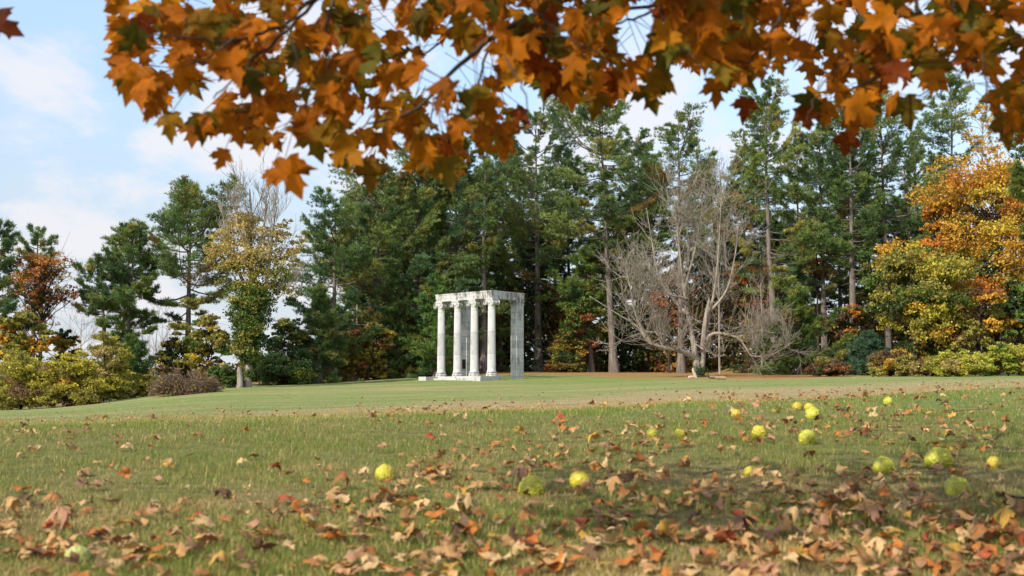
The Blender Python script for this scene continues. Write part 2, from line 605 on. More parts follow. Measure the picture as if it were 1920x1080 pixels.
# ------------------------------------------------------------------ the colonnade
TH = R(42)
col4 = W(921.6, 705, 88)
vv = Vector((-math.cos(TH), math.sin(TH), 0))    # along the front, towards its far end
rr = Vector((math.sin(TH), math.cos(TH), 0))     # from the front towards the back
SP = 1.85
HB = 6.02
root = empty('colonnade', (col4.x + vv.x * SP * 3, col4.y + vv.y * SP * 3, col4.z),
             'weathered white marble colonnade of four fluted columns and two square piers', 'colonnade')
root.rotation_euler = (0, 0, -TH)      # local +x runs along the front to its near end, local +y to the back


def stone(name, base, dark, streak=0.6, joint=None, jwidth=0.012, lo=0.23, hi=0.40):
    m, t, o = new_mat(name)
    tcn = N(t, 'ShaderNodeTexCoord')
    mpn = N(t, 'ShaderNodeMapping')
    mpn.inputs['Scale'].default_value = (1, 1, 0.16)
    t.links.new(tcn.outputs['Object'], mpn.inputs[0])
    nz = N(t, 'ShaderNodeTexNoise', i_Scale=4.2, i_Detail=8.0, i_Roughness=0.66)
    t.links.new(mpn.outputs[0], nz.inputs['Vector'])
    n2 = N(t, 'ShaderNodeTexNoise', i_Scale=1.3, i_Detail=5.0, i_Roughness=0.6)
    t.links.new(tcn.outputs['Object'], n2.inputs['Vector'])
    ml = N(t, 'ShaderNodeMath', operation='MULTIPLY')
    t.links.new(nz.outputs['Fac'], ml.inputs[0])
    t.links.new(n2.outputs['Fac'], ml.inputs[1])
    mr = N(t, 'ShaderNodeMapRange')
    mr.interpolation_type = 'SMOOTHSTEP'
    mr.inputs['From Min'].default_value = lo
    mr.inputs['From Max'].default_value = hi
    mr.inputs['To Max'].default_value = streak
    t.links.new(ml.outputs[0], mr.inputs['Value'])
    mx = N(t, 'ShaderNodeMix', data_type='RGBA')
    t.links.new(mr.outputs[0], mx.inputs['Factor'])
    mx.inputs[6].default_value = (*base, 1)
    mx.inputs[7].default_value = (*dark, 1)
    col = mx.outputs[2]
    bumpsrc = nz.outputs['Fac']
    if joint:
        sz = N(t, 'ShaderNodeSeparateXYZ')
        t.links.new(tcn.outputs['Object'], sz.inputs[0])
        md = N(t, 'ShaderNodeMath', operation='PINGPONG', i_1=joint / 2)
        t.links.new(sz.outputs['Z'], md.inputs[0])
        lt = N(t, 'ShaderNodeMath', operation='LESS_THAN', i_1=jwidth)
        t.links.new(md.outputs[0], lt.inputs[0])
        # each course of blocks has its own tone
        fl = N(t, 'ShaderNodeMath', operation='DIVIDE', i_1=joint)
        t.links.new(sz.outputs['Z'], fl.inputs[0])
        f2 = N(t, 'ShaderNodeMath', operation='FLOOR')
        t.links.new(fl.outputs[0], f2.inputs[0])
        wn = N(t, 'ShaderNodeTexWhiteNoise', noise_dimensions='1D')
        t.links.new(f2.outputs[0], wn.inputs['W'])
        mrr = N(t, 'ShaderNodeMapRange')
        mrr.inputs['To Min'].default_value = 0.80
        mrr.inputs['To Max'].default_value = 1.08
        t.links.new(wn.outputs['Value'], mrr.inputs['Value'])
        tone = N(t, 'ShaderNodeMix', data_type='RGBA', blend_type='MULTIPLY')
        tone.inputs['Factor'].default_value = 1
        t.links.new(col, tone.inputs[6])
        t.links.new(mrr.outputs[0], tone.inputs[7])
        jn = N(t, 'ShaderNodeMix', data_type='RGBA')
        t.links.new(lt.outputs[0], jn.inputs['Factor'])
        t.links.new(tone.outputs[2], jn.inputs[6])
        jn.inputs[7].default_value = (dark[0] * 0.8, dark[1] * 0.8, dark[2] * 0.8, 1)
        col = jn.outputs[2]
    pr = N(t, 'ShaderNodeBsdfPrincipled')
    pr.inputs['Roughness'].default_value = 0.75
    pr.inputs['Specular IOR Level'].default_value = 0.25
    t.links.new(col, pr.inputs['Base Color'])
    bp = N(t, 'ShaderNodeBump')
    bp.inputs['Strength'].default_value = 0.25
    bp.inputs['Distance'].default_value = 0.03
    t.links.new(bumpsrc, bp.inputs['Height'])
    t.links.new(bp.outputs[0], pr.inputs['Normal'])
    t.links.new(pr.outputs[0], o.inputs['Surface'])
    return m


M_COL = stone('column_marble', (0.58, 0.57, 0.545), (0.32, 0.315, 0.30), 0.6, 1.72, 0.010)
M_BEAM = stone('beam_marble', (0.50, 0.49, 0.465), (0.11, 0.107, 0.095), 1.0, lo=0.20, hi=0.35)
M_PIER = stone('pier_marble', (0.52, 0.51, 0.485), (0.18, 0.18, 0.172), 0.8, 0.56, 0.010)
M_BASE = stone('platform_stone', (0.48, 0.465, 0.43), (0.16, 0.15, 0.135), 0.85)

# one column and its base and capital; the others are copies
DL = 0.322
prof = []
for k in range(30):
    s_ = k / 29
    h = 0.34 + s_ * (HB - 0.34 - 0.52)
    r_ = DL * (1 - 0.16 * s_ ** 1.5)
    if k == 0:
        prof += [(r_ * 1.10, h, 0), (r_ * 1.10, h + 0.04, 0), (r_, h + 0.10, 0), (r_, h + 0.16, 1)]
    elif k == 29:
        prof += [(r_, h - 0.10, 1), (r_, h - 0.04, 0), (r_ * 1.07, h - 0.02, 0), (r_ * 1.07, h + 0.02, 0)]
    else:
        prof.append((r_, h, 1))
g = Geo()
lathe(g, prof, 192, 0.030, 24)
shaft_me = g.mesh('column', False)
g = Geo()
pb = [(0.50, 0.0), (0.50, 0.06)]
for a in np.linspace(-90, 90, 9):
    pb.append((0.445 + 0.065 * math.cos(R(a)), 0.125 + 0.065 * math.sin(R(a))))
pb += [(0.425, 0.20), (0.405, 0.225), (0.42, 0.25)]
for a in np.linspace(-90, 90, 7):
    pb.append((0.41 + 0.04 * math.cos(R(a)), 0.295 + 0.04 * math.sin(R(a))))
lathe(g, pb, 40)
g.V = [v * np.array([0.9, 0.9, 1.0]) for v in g.V]
base_me = g.mesh('base', True)
g = Geo()
zc = HB - 0.52
lathe(g, [(0.335, zc + 0.022), (0.345, zc + 0.08), (0.40, zc + 0.16), (0.42, zc + 0.22), (0.40, zc + 0.27)], 32)
box(g, (-0.44, -0.40, zc + 0.27), (0.44, 0.40, zc + 0.40))
box(g, (-0.47, -0.44, zc + 0.402), (0.47, 0.44, zc + 0.518))
for sx in (-1, 1):
    # scroll bolster from front to back, drawn in at its waist, and a spiral band on both faces
    c = np.array([sx * 0.41, 0, zc + 0.17])
    ysr = np.linspace(-0.43, 0.43, 9)
    tube(g, [(c[0], y_, c[2]) for y_ in ysr], [0.2 - 0.07 * (1 - (y_ / 0.43) ** 2) for y_ in ysr], 20)
    V0 = [(c[0] + 0.2 * math.cos(a), -0.43, c[2] + 0.2 * math.sin(a)) for a in np.linspace(0, 2 * math.pi, 20, endpoint=False)]
    g.add(np.array(V0 + [(c[0], -0.43, c[2])]), np.array([[k, (k + 1) % 20, 20] for k in range(20)]))
    for yf in (-0.44, 0.44):
        pts, rad = [], []
        for k in range(40):
            a = math.pi / 2 - sx * k / 39 * 2.2 * 2 * math.pi
            rr_ = 0.2 * (1 - 0.8 * k / 39)
            pts.append((c[0] + rr_ * math.cos(a), yf, c[2] + rr_ * math.sin(a)))
            rad.append(0.030 * (1 - 0.6 * k / 39))
        tube(g, pts, rad, 6)
        tube(g, [(c[0], yf - 0.03, c[2]), (c[0], yf + 0.03, c[2])], 0.045, 10)
g.V = [v * np.array([0.86, 0.86, 1.0]) for v in g.V]
cap_me = g.mesh('capital', False)
for k in range(4):
    co = link('column', shaft_me, M_COL, root, (SP * k, 0, 0))
    link('base', base_me, M_BASE, co)
    link('capital', cap_me, M_BEAM, co)

RL = 3.45                                  # how far the returns reach back
g = Geo()
e, b = 0.34, 0.31
z0, z1 = HB, HB + 0.60


def beam(g, x0, x1, y0, y1):
    box(g, (x0, y0, z0), (x1, y1, z0 + 0.22))
    box(g, (x0 - 0.012, y0 - 0.012, z0 + 0.222), (x1 + 0.012, y1 + 0.012, z0 + 0.50))
    box(g, (x0 - 0.035, y0 - 0.035, z0 + 0.502), (x1 + 0.035, y1 + 0.035, z1))


L3 = SP * 3
beam(g, -e, L3 + e, -b, b)
front_beam = link('entablature', g.mesh('entablature'), M_BEAM, root)
for x0 in (-e + 0.02, L3 + e - 0.70):
    g = Geo()
    beam(g, x0, x0 + 0.68 - 0.02, b + 0.075, RL)
    link('entablature', g.mesh('entablature'), M_BEAM, root)
PX = [(-e + 0.03, -e + 0.66), (L3 + e - 0.69, L3 + e - 0.05)]
for k, (xa, xb) in enumerate(PX):
    g = Geo()
    ya, yb = RL - 0.84, RL - 0.02
    box(g, (xa, ya, -0.6), (xb, yb, HB - 0.36))
    pm = link('pier', g.mesh('pier'), M_PIER, root)
    g = Geo()
    box(g, (xa - 0.03, ya - 0.03, HB - 0.358), (xb + 0.03, yb + 0.03, HB - 0.26))
    box(g, (xa - 0.005, ya - 0.005, HB - 0.258), (xb + 0.005, yb + 0.005, HB - 0.14))
    box(g, (xa - 0.06, ya - 0.06, HB - 0.138), (xb + 0.06, yb + 0.06, HB - 0.004))
    link('pier_capital', g.mesh('pier_capital'), M_BEAM, pm)
    if k == 0:
        g = Geo()
        box(g, (xa + 0.15, ya - 0.04, 0.72), (xb - 0.15, ya - 0.002, 1.42))
        box(g, (xa + 0.12, ya - 0.02, 0.69), (xb - 0.12, ya - 0.001, 1.45))
        mpq, tq, oq = new_mat('bronze_plaque')
        prq = N(tq, 'ShaderNodeBsdfPrincipled')
        prq.inputs['Base Color'].default_value = (0.03, 0.026, 0.022, 1)
        prq.inputs['Metallic'].default_value = 0.5
        prq.inputs['Roughness'].default_value = 0.5
        tq.links.new(prq.outputs[0], oq.inputs[0])
        pq = link('plaque', g.mesh('plaque'), mpq, pm)
        pq['label'] = 'small dark bronze plaque'
g = Geo()
box(g, (-0.62, -0.62, -1.2), (L3 + 0.62, 0.62, -0.002))
pl = link('platform', g.mesh('platform'), M_BASE, root)
g = Geo()
box(g, (0.22, -1.06, -1.2), (L3 - 0.22, -0.622, -0.15))
box(g, (0.22, -1.46, -1.2), (L3 - 0.22, -1.062, -0.30))
link('step', g.mesh('step'), M_BASE, pl)
for xa in (-0.62, L3 - 0.218):
    g = Geo()
    box(g, (xa, -1.90, -1.2), (xa + 0.84 - 0.004, -0.622, -0.02))
    link('cheek_block', g.mesh('cheek_block'), M_BASE, pl)

# ------------------------------------------------------------------ conifers
PAL_PINE = [(0.108, 0.168, 0.044), (0.138, 0.200, 0.050), (0.178, 0.230, 0.054), (0.080, 0.140, 0.050), (0.250, 0.240, 0.055)]


def unit(v):
    return v / (np.linalg.norm(v, axis=-1, keepdims=True) + 1e-9)


def pine_parts(seed, H, cb, Rm, rt=0.34, lean=(0, 0), dens=1.0, brown=0.06, wide=0.0, trunks=None, gap=0.16, blue=0.0, bare_low=True, cone=0.35, tuft=1.0):
    """trunk-and-limb geometry and needle geometry of one white pine, foot at the origin"""
    r = np.random.RandomState(seed)
    gt = Geo()
    TP, TA, TC = [], [], []
    pal = np.array(PAL_PINE)
    stems = trunks or [(0, 0, lean[0], lean[1], 1.0)]
    for (bx, by, lx, ly, hs) in stems:
        Ht = H * hs
        k = 12
        s_ = np.linspace(0, 1, k)
        wob = np.cumsum(r.normal(0, 0.05, (k, 2)), 0) * s_[:, None] * (H / 20)
        P = np.stack([bx + lx * s_ + wob[:, 0], by + ly * s_ + wob[:, 1], Ht * s_], -1)
        P[0, 2] = -0.3
        rad = rt * (hs ** 0.5) * (1 - 0.96 * s_ ** 0.62) + 0.02
        rad[0] *= 1.35
        tube(gt, P, rad, 10, (1, 1, 1))
        h = cb * Ht
        ph1, ph2 = r.uniform(0, 6.28, 2)
        if bare_low:                       # dead stubs below the crown
            for q in range(int(10 * cb * Ht / 8)):
                hh = r.uniform(0.25, 1.0) * cb * Ht
                a = r.uniform(0, 6.28)
                p = np.array([np.interp(hh, P[:, 2], P[:, 0]), np.interp(hh, P[:, 2], P[:, 1]), hh])
                L = r.uniform(0.4, 2.4)
                dv_ = np.array([math.cos(a), math.sin(a), r.uniform(-0.2, 0.5)])
                tube(gt, [p, p + dv_ * L * 0.5, p + dv_ * L + np.array([0, 0, r.uniform(-0.3, 0.2)])], [0.045, 0.03, 0.012], 4, (0.85, 0.85, 0.85), False)
        while h < Ht * 0.985:
            tt = (h - cb * Ht) / (Ht * (1 - cb))
            prof_ = np.interp(tt, [0, 0.15, 0.4, 0.7, 0.9, 1.0], [0.35 + 0.55 * cone, 0.85, 1.0, 0.80, 0.46, 0.14]) if cone < 0.9 else (1 - tt) ** 0.7
            nb = r.randint(4, 7)
            a0 = r.uniform(0, 6.28)
            wl = r.uniform(0.72, 1.15)
            p = np.array([np.interp(h, P[:, 2], P[:, 0]), np.interp(h, P[:, 2], P[:, 1]), h])
            for q in range(nb):
                if r.rand() < gap:
                    continue
                a = a0 + q * 2 * math.pi / nb + r.normal(0, 0.25)
                p = np.array([0, 0, r.uniform(-0.45, 0.45) * H / 22]) + [np.interp(h, P[:, 2], P[:, 0]), np.interp(h, P[:, 2], P[:, 1]), h]
                lob_ = 1 + 0.26 * math.sin(2 * a + ph1 + 0.25 * h) + 0.2 * math.sin(3 * a + ph2 - 0.4 * h)
                L = max(0.5, lob_ * Rm * prof_ * wl * r.uniform(0.45, 1.25) * (0.62 if trunks else 1.0))
                el = R(np.interp(tt, [0, 0.3, 0.7, 1], [-2, 14, 38, 66]) + r.normal(0, 8))
                n = 6
                sl_ = np.linspace(0, 1, n)
                out_ = L * (sl_ * math.cos(el))
                zz_ = L * (sl_ * math.sin(el) - 0.16 * np.sin(sl_ * math.pi * 0.9) + 0.12 * sl_ ** 3)
                aa = a + r.normal(0, 0.12) * sl_ ** 2
                B = p + np.stack([out_ * np.cos(aa), out_ * np.sin(aa), zz_], -1)
                rb = 0.028 + 0.011 * L
                tube(gt, B, rb * (1 - 0.85 * sl_), 4, (0.9, 0.9, 0.9), False)
                c0 = pal[r.randint(len(pal) - 1)] * r.uniform(0.8, 1.2)
                if r.rand() < brown:
                    c0 = np.array((0.20, 0.125, 0.04)) * r.uniform(0.7, 1.2)
                elif r.rand() < 0.16:
                    c0 = pal[4] * r.uniform(0.8, 1.25)
                if blue:
                    c0 = c0 * (1 - blue) + np.array((0.04, 0.085, 0.055)) * blue
                # side sprays in a flat plate along the limb
                m_ = max(5, int(L / 0.135 * dens))
                ts = 0.30 + 0.70 * np.sqrt(r.uniform(0.02, 1, m_))
                cx = np.stack([np.interp(ts, sl_, B[:, k_]) for k_ in range(3)], -1)
                side = np.where(r.rand(m_) < 0.5, -1, 1)
                ang = a + side * r.uniform(0.55, 1.25, m_)
                ll = (0.20 + 0.34 * (1 - ts * 0.75)) * L * r.uniform(0.4, 1.0, m_)
                nd = np.stack([np.cos(ang), np.sin(ang), r.uniform(-0.02, 0.22, m_)], -1)
                for f_ in (0.2, 0.48, 0.75, 1.0):
                    tp = cx + nd * (ll * f_)[:, None] + r.normal(0, 0.05, (m_, 3))
                    TP.append(tp)
                    TA.append(unit(nd * 0.75 + np.array([0, 0, 0.7])))
                    TC.append(c0 * r.uniform(0.75, 1.3, (m_, 1)))
                segs(gt, cx, cx + nd * ll[:, None], 0.012, 0.005, (0.85, 0.85, 0.85))
            h += (0.60 + 0.42 * r.rand()) * (H / 22) * (1.25 - 0.5 * tt)
    TP, TA, TC = np.concatenate(TP), np.concatenate(TA), np.concatenate(TC)
    nb = 11
    m_ = len(TP)
    D = unit(np.repeat(TA, nb, 0) + r.normal(0, 0.6, (m_ * nb, 3)))
    L = r.uniform(0.18, 0.38, m_ * nb)[:, None] * tuft
    c = np.repeat(TP, nb, 0) + r.normal(0, 0.05, (m_ * nb, 3))
    S = unit(np.cross(D, r.normal(0, 1, (m_ * nb, 3))))
    w = r.uniform(0.017, 0.034, m_ * nb)[:, None] * tuft
    V = np.stack([c - S * w, c + S * w, c + D * L], 1).reshape(-1, 3)
    Fc = np.arange(m_ * nb * 3).reshape(-1, 3)
    col = np.repeat(np.repeat(TC, nb, 0) * r.uniform(0.8, 1.25, (m_ * nb, 1)), 3, 0)
    gn = Geo()
    gn.add(V, Fc, np.clip(col, 0.004, 0.6))
    return gt, gn


PINES = []


def pine(px, d, top, hw, cb, label, seed, py=None, lean=0, tint=(1, 1, 1), group='white pines along the edge of the lawn', name='pine_tree', **kw):
    foot = gpt(px, py, d)
    H = W(px, top, foot.y).z - foot.z
    Rm = hw / F * foot.y * 1.28
    if 'trunks' in kw and kw['trunks']:
        kw['trunks'] = [(a / F * foot.y, b_, c / F * foot.y, 0, s_) for a, b_, c, s_ in kw['trunks']]
    gt, gn = pine_parts(seed, H, cb, Rm, lean=(lean / F * foot.y, 0), rt=kw.pop('rt', 0.30 + 0.004 * H), **kw)
    e_ = empty(name, foot, label, 'pine tree' if name == 'pine_tree' else 'evergreen', group)
    link('trunk', gt.mesh('trunk', True), M_PBARK, e_)
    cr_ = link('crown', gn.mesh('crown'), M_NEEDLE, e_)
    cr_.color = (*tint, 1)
    PINES.append(e_)
    return e_


pine(-22, 84, 425, 46, 0.30, 'tall dark pine cut by the edge of the picture beside the rusty orange tree', 11, brown=0.0)
pine(58, 98, 432, 26, 0.6, 'slender pine top showing behind the rusty orange tree', 12, brown=0.02)
pine(218, 88, 424, 80, 0.38, 'umbrella shaped pine with three bare stems standing apart against the sky', 13, wide=0.35, gap=0.46,
     trunks=[(-12, 0, -32, 0.80), (2, 0.8, 6, 0.97), (12, 0, 16, 1.0)], brown=0.0, dens=1.1, bare_low=False)
pine(350, 91, 362, 82, 0.34, 'broad pine with reddish vine on its trunk next to the bare-topped yellow tree', 14, gap=0.22, brown=0.04, dens=1.1, tint=(1.15, 1.1, 1.05))
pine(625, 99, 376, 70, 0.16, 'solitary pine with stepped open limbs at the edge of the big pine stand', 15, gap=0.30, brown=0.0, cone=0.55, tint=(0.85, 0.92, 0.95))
pine(708, 104, 318, 78, 0.10, 'dense pine with a rusty dead branch near its top', 16, brown=0.03, cone=0.7, gap=0.1)
pine(778, 107, 282, 80, 0.08, 'dense pine rising left of the colonnade', 17, brown=0.03, cone=0.7, gap=0.1, dens=1.1)
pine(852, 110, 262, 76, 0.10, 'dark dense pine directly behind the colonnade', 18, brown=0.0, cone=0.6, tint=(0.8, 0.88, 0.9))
pine(907, 108, 300, 45, 0.55, 'slim pine whose brown trunk shows between two columns', 19, py=None, brown=0.05, rt=0.42)
pine(1010, None, 222, 82, 0.30, 'straight pine with a bare grey lower trunk beside the right pier', 20, py=697, brown=0.08, gap=0.24, lean=-6, cone=0.6, rt=0.52)
pine(1152, None, 168, 80, 0.42, 'tallest pine with a leaning trunk behind the bare tree', 21, py=699, lean=-32, brown=0.06, gap=0.08, cone=0.7, rt=0.44, dens=1.15)
pine(1109, None, 480, 44, 0.30, 'short pine with a pale leaning trunk in front of the taller pines', 22, py=698, lean=-8, rt=0.36, brown=0.02, tint=(1.05, 1.15, 0.9))
pine(1196, None, 250, 66, 0.52, 'pine on a thick grey trunk half hidden by the twigs of the bare tree', 23, py=696, lean=10, rt=0.55)
pine(1278, 112, 226, 62, 0.50, 'feathery topped pine rising behind the bare tree', 24, brown=0.10, gap=0.28)
pine(1456, None, 165, 78, 0.32, 'tall pine with yellowing needles and a thick trunk behind the bare limb', 25, py=701, lean=-12, brown=0.14, gap=0.20, cone=0.65, rt=0.5, tint=(1.1, 1.08, 0.95))
pine(1548, 112, 238, 60, 0.34, 'pine between the yellowing pine and the thick dark pine', 26, brown=0.06)
pine(1603, 106, 232, 70, 0.40, 'thick dark pine with a brown scarred trunk behind the orange understory', 27, brown=0.02, gap=0.2, tint=(0.82, 0.9, 0.92), rt=0.5)
pine(1668, 111, 196, 74, 0.46, 'pine with a flat spreading top left of the broken trunk', 28, brown=0.02, gap=0.22, wide=0.3)
pine(1796, 116, 150, 62, 0.56, 'open pale pine above the orange maple', 29, brown=0.04, gap=0.40, tint=(1.1, 1.15, 1.2))
pine(1962, 80, 120, 42, 0.40, 'dark evergreen at the edge of the picture beyond the orange maple', 30, brown=0.0, tint=(0.7, 0.75, 0.6))
# further back: the second row fills between the trunks
back = [(668, 372, 60, 'back-row pine showing between the stepped pine and the dead-branch pine'),
        (742, 340, 60, 'back-row pine between the dead-branch pine and its dense neighbour'),
        (815, 300, 62, 'back-row pine above the left end of the colonnade'),
        (945, 262, 62, 'back-row pine above the right end of the colonnade'),
        (1070, 300, 60, 'back-row pine between the straight trunk and the tallest pine'),
        (1225, 300, 55, 'back-row pine behind the upper twigs of the bare tree'),
        (1400, 280, 52, 'back-row pine left of the yellowing pine'),
        (1505, 270, 55, 'back-row pine right of the yellowing pine'),
        (1730, 262, 55, 'back-row pine behind the broken trunk')]
back += [(700, 420, 60, 'low back-row pine below the rusty dead branch'), (790, 400, 62, 'low back-row pine in the gap left of the first column'),
         (885, 330, 60, 'back-row pine over the middle of the colonnade'), (980, 330, 58, 'back-row pine left of the straight bare trunk'),
         (1040, 400, 58, 'low back-row pine right of the straight bare trunk'), (1170, 380, 58, 'low back-row pine behind the leaning trunk'),
         (1320, 330, 56, 'back-row pine behind the stems of the bare tree'), (1365, 420, 56, 'low back-row pine behind the dead pine trunk'),
         (1470, 420, 56, 'low back-row pine behind the thick trunk of the yellowing pine'), (1580, 330, 58, 'back-row pine left of the scarred brown trunk'),
         (1640, 330, 58, 'back-row pine right of the scarred brown trunk'), (1700, 380, 58, 'low back-row pine above the green maple'),
         (1770, 290, 58, 'back-row pine behind the orange maple top')]
for k, (px, top, hw, lab) in enumerate(back):
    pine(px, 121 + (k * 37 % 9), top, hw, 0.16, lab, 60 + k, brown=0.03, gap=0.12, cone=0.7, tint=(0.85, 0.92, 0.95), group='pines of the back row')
# young evergreens low at the edge of the wood
pine(1500, 101, 548, 62, 0.03, 'low dark hemlock beside the bare tree', 41, name='hemlock_tree', group='young evergreens under the pines', cone=0.95, brown=0.04, gap=0.08, bare_low=False, tint=(0.95, 0.95, 0.8))
pine(1630, 97, 632, 38, 0.03, 'small blue-green spruce at the foot of the green maple', 42, name='spruce_tree', group='young evergreens under the pines', cone=0.95, blue=0.8, brown=0.0, gap=0.05, bare_low=False, tint=(1.15, 1.2, 1.25))
pine(598, 97, 548, 38, 0.05, 'small dark evergreen at the foot of the stepped pine', 43, name='hemlock_tree', group='young evergreens under the pines', cone=0.9, brown=0.02, gap=0.1, bare_low=False, tint=(0.75, 0.82, 0.85))
pine(818, 101, 520, 52, 0.02, 'dense green evergreen filling the space left of the first column', 44, name='hemlock_tree', group='young evergreens under the pines', cone=0.95, brown=0.0, gap=0.05, bare_low=False, tint=(0.9, 1.05, 0.9))
pine(745, 104, 500, 50, 0.02, 'low spreading evergreen left of the colonnade', 45, name='hemlock_tree', group='young evergreens under the pines', cone=0.95, brown=0.0, gap=0.05, bare_low=False)
pine(242, 86, 640, 34, 0.02, 'low dark evergreen at the foot of the umbrella shaped pine', 46, name='hemlock_tree', group='young evergreens under the pines', cone=0.95, brown=0.0, gap=0.05, bare_low=False, tint=(0.7, 0.8, 0.7))


pine(938, 119, 455, 44, 0.05, 'dark evergreen filling the gap behind the near corner of the colonnade', 47, name='hemlock_tree', group='young evergreens under the pines', cone=0.95, brown=0.0, gap=0.05, bare_low=False, tint=(0.85, 0.92, 0.85))
pine(1062, 124, 520, 42, 0.05, 'evergreen behind the golden-topped bush', 48, name='hemlock_tree', group='young evergreens under the pines', cone=0.95, brown=0.0, gap=0.05, bare_low=False, tint=(0.95, 1.0, 0.85))


# ------------------------------------------------------------------ broadleaf trees and shrubs
GREEN, DGREEN, OLIVE = (0.105, 0.160, 0.030), (0.050, 0.090, 0.026), (0.28, 0.25, 0.048)
YGREEN, YELLOW, GOLD = (0.46, 0.40, 0.055), (0.54, 0.41, 0.055), (0.52, 0.29, 0.036)
ORANGE, RUST, BROWN = (0.52, 0.20, 0.03), (0.31, 0.125, 0.045), (0.18, 0.105, 0.055)
TAN, PLUM = (0.42, 0.325, 0.105), (0.13, 0.085, 0.075)


def leaf_faces(r, ctr, s0, s1, up=0.35, col=None):
    n = len(ctr)
    nrm = unit(r.normal(0, 1, (n, 3)) + np.array([0, 0, up]))
    a = unit(np.cross(nrm, r.normal(0, 1, (n, 3))))
    b_ = np.cross(nrm, a)
    s_ = r.uniform(s0, s1, (n, 1))
    V = np.stack([ctr - a * s_ * 0.5, ctr + b_ * s_ * 0.36 + nrm * s_ * 0.08, ctr + a * s_ * 0.5, ctr - b_ * s_ * 0.36 + nrm * s_ * 0.08], 1).reshape(-1, 3)
    return V, np.arange(n * 4).reshape(-1, 4), np.repeat(col, 4, 0)


def blob_leaves(r, blobs, n, s0, s1, up=0.35):
    """blobs: (centre, (rx,ry,rz), colour) - leaves scattered round sprays inside each blob"""
    vol = np.array([b_[1][0] * b_[1][2] for b_ in blobs]) ** 0.9
    cnt = np.maximum(20, (n * vol / vol.sum())).astype(int)
    P, Cc = [], []
    for (c, rad, colr), m_ in zip(blobs, cnt):
        ns = max(4, m_ // 26)
        dirs = unit(r.normal(0, 1, (ns, 3)) + np.array([0, 0, 0.15]))
        rad_ = r.uniform(0.35, 1.0, (ns, 1)) ** 0.55
        sc_ = dirs * rad_ * np.array(rad)
        k = r.randint(0, ns, m_)
        spread = 0.22 * (rad[0] + rad[2]) * 0.5
        P.append(np.array(c) + sc_[k] + r.normal(0, 1, (m_, 3)) * np.array([spread, spread, spread * 0.55]))
        spc = r.uniform(0.75, 1.3, (ns, 1))
        Cc.append(np.array(colr) * spc[k] * r.uniform(0.75, 1.3, (m_, 1)))
    return leaf_faces(r, np.concatenate(P), s0, s1, up, np.clip(np.concatenate(Cc), 0.003, 0.7))


def limb(g, r, a, b_, ra, rb, n=5, sag=0.1, tint=(1, 1, 1), k=5):
    a, b_ = np.array(a, float), np.array(b_, float)
    s_ = np.linspace(0, 1, n)[:, None]
    L = np.linalg.norm(b_ - a)
    P = a + (b_ - a) * s_ + np.array([0, 0, 1]) * (np.sin(s_ * math.pi) * sag * L)
    P[1:-1] += r.normal(0, 0.035 * L, (n - 2, 3))
    tube(g, P, np.linspace(ra, rb, n), k, tint, False)
    return P


def broadleaf(px, d, yc, hw, hh, pal, label, seed, n=9000, nb=34, size=(0.16, 0.34), cat='tree', name='maple_tree', group='autumn trees at the edge of the wood',
              py=None, bark=None, twigs=1.0, flat=0.6, top=None, rt=0.2, lean=0, hollow=0.4, dome=False):
    """pal: list of (colour, weight, top bias); crown ellipse in photo pixels, foot on the lawn"""
    r = np.random.RandomState(seed)
    foot = np.array(gpt(px, py, d))
    d = foot[1]
    c = np.array(W(px + lean, yc, d))
    rx, rz = hw / F * d, hh / F * d
    blobs = []
    gw = Geo()
    tr_top = c + np.array([0, 0, rz * 0.45])
    s_ = np.linspace(0, 1, 8)[:, None]
    TPp = foot + (tr_top - foot) * s_ + np.cumsum(r.normal(0, 0.06, (8, 3)), 0) * np.array([1, 1, 0]) * s_
    TPp[0, 2] -= 0.3
    tube(gw, TPp - foot, np.linspace(rt * 1.2, rt * 0.2, 8), 8)
    w = np.array([p[1] for p in pal], float)
    for k in range(nb):
        dr_ = unit(r.normal(0, 1, 3))
        q = r.uniform(hollow, 1.0) ** 0.6
        lob = 1 + 0.18 * math.sin(3 * math.atan2(dr_[2], dr_[0]) + seed) + r.normal(0, 0.06)
        p = c + dr_ * np.array([rx, rx, rz]) * q * lob * 0.88
        if dome:
            ph, qq = r.uniform(0, 6.28), math.sqrt(r.rand())
            hh_ = (c[2] + rz - foot[2]) * (0.25 + 0.75 * math.sqrt(1 - qq * qq)) * r.uniform(0.12, 0.92)
            p = foot + np.array([rx * math.cos(ph) * qq * 0.92, min(rx, 2.6) * math.sin(ph) * qq * 0.8, hh_])
        if p[2] < foot[2] + 0.25:
            p[2] = foot[2] + r.uniform(0.25, 0.8)
        br = r.uniform(0.16, 0.30) * (rx + rz) * (0.62 if dome else 0.5)
        hrel = (p[2] - c[2]) / rz
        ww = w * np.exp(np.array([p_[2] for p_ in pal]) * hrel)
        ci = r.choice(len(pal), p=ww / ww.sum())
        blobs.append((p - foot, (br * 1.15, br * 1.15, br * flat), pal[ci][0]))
        f_ = np.clip((p[2] - foot[2] - rz * 0.5) / (tr_top[2] - foot[2] + 1e-6), 0.12, 0.95)
        st = np.array([np.interp(f_, s_[:, 0], TPp[:, a]) for a in range(3)])
        if r.rand() < twigs:
            Pl = limb(gw, r, st - foot, p - foot, rt * 0.32, 0.02, 5, 0.04)
            m_ = 7
            segs(gw, np.repeat(Pl[3:4], m_, 0), Pl[4] + r.normal(0, br * 0.7, (m_, 3)), 0.02, 0.006)
    e_ = empty(name, foot, label, cat, group)
    link('trunk', gw.mesh('trunk', True), bark or M_DBARK, e_)
    gl = Geo()
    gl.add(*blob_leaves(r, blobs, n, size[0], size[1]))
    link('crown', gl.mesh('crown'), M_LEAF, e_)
    return e_


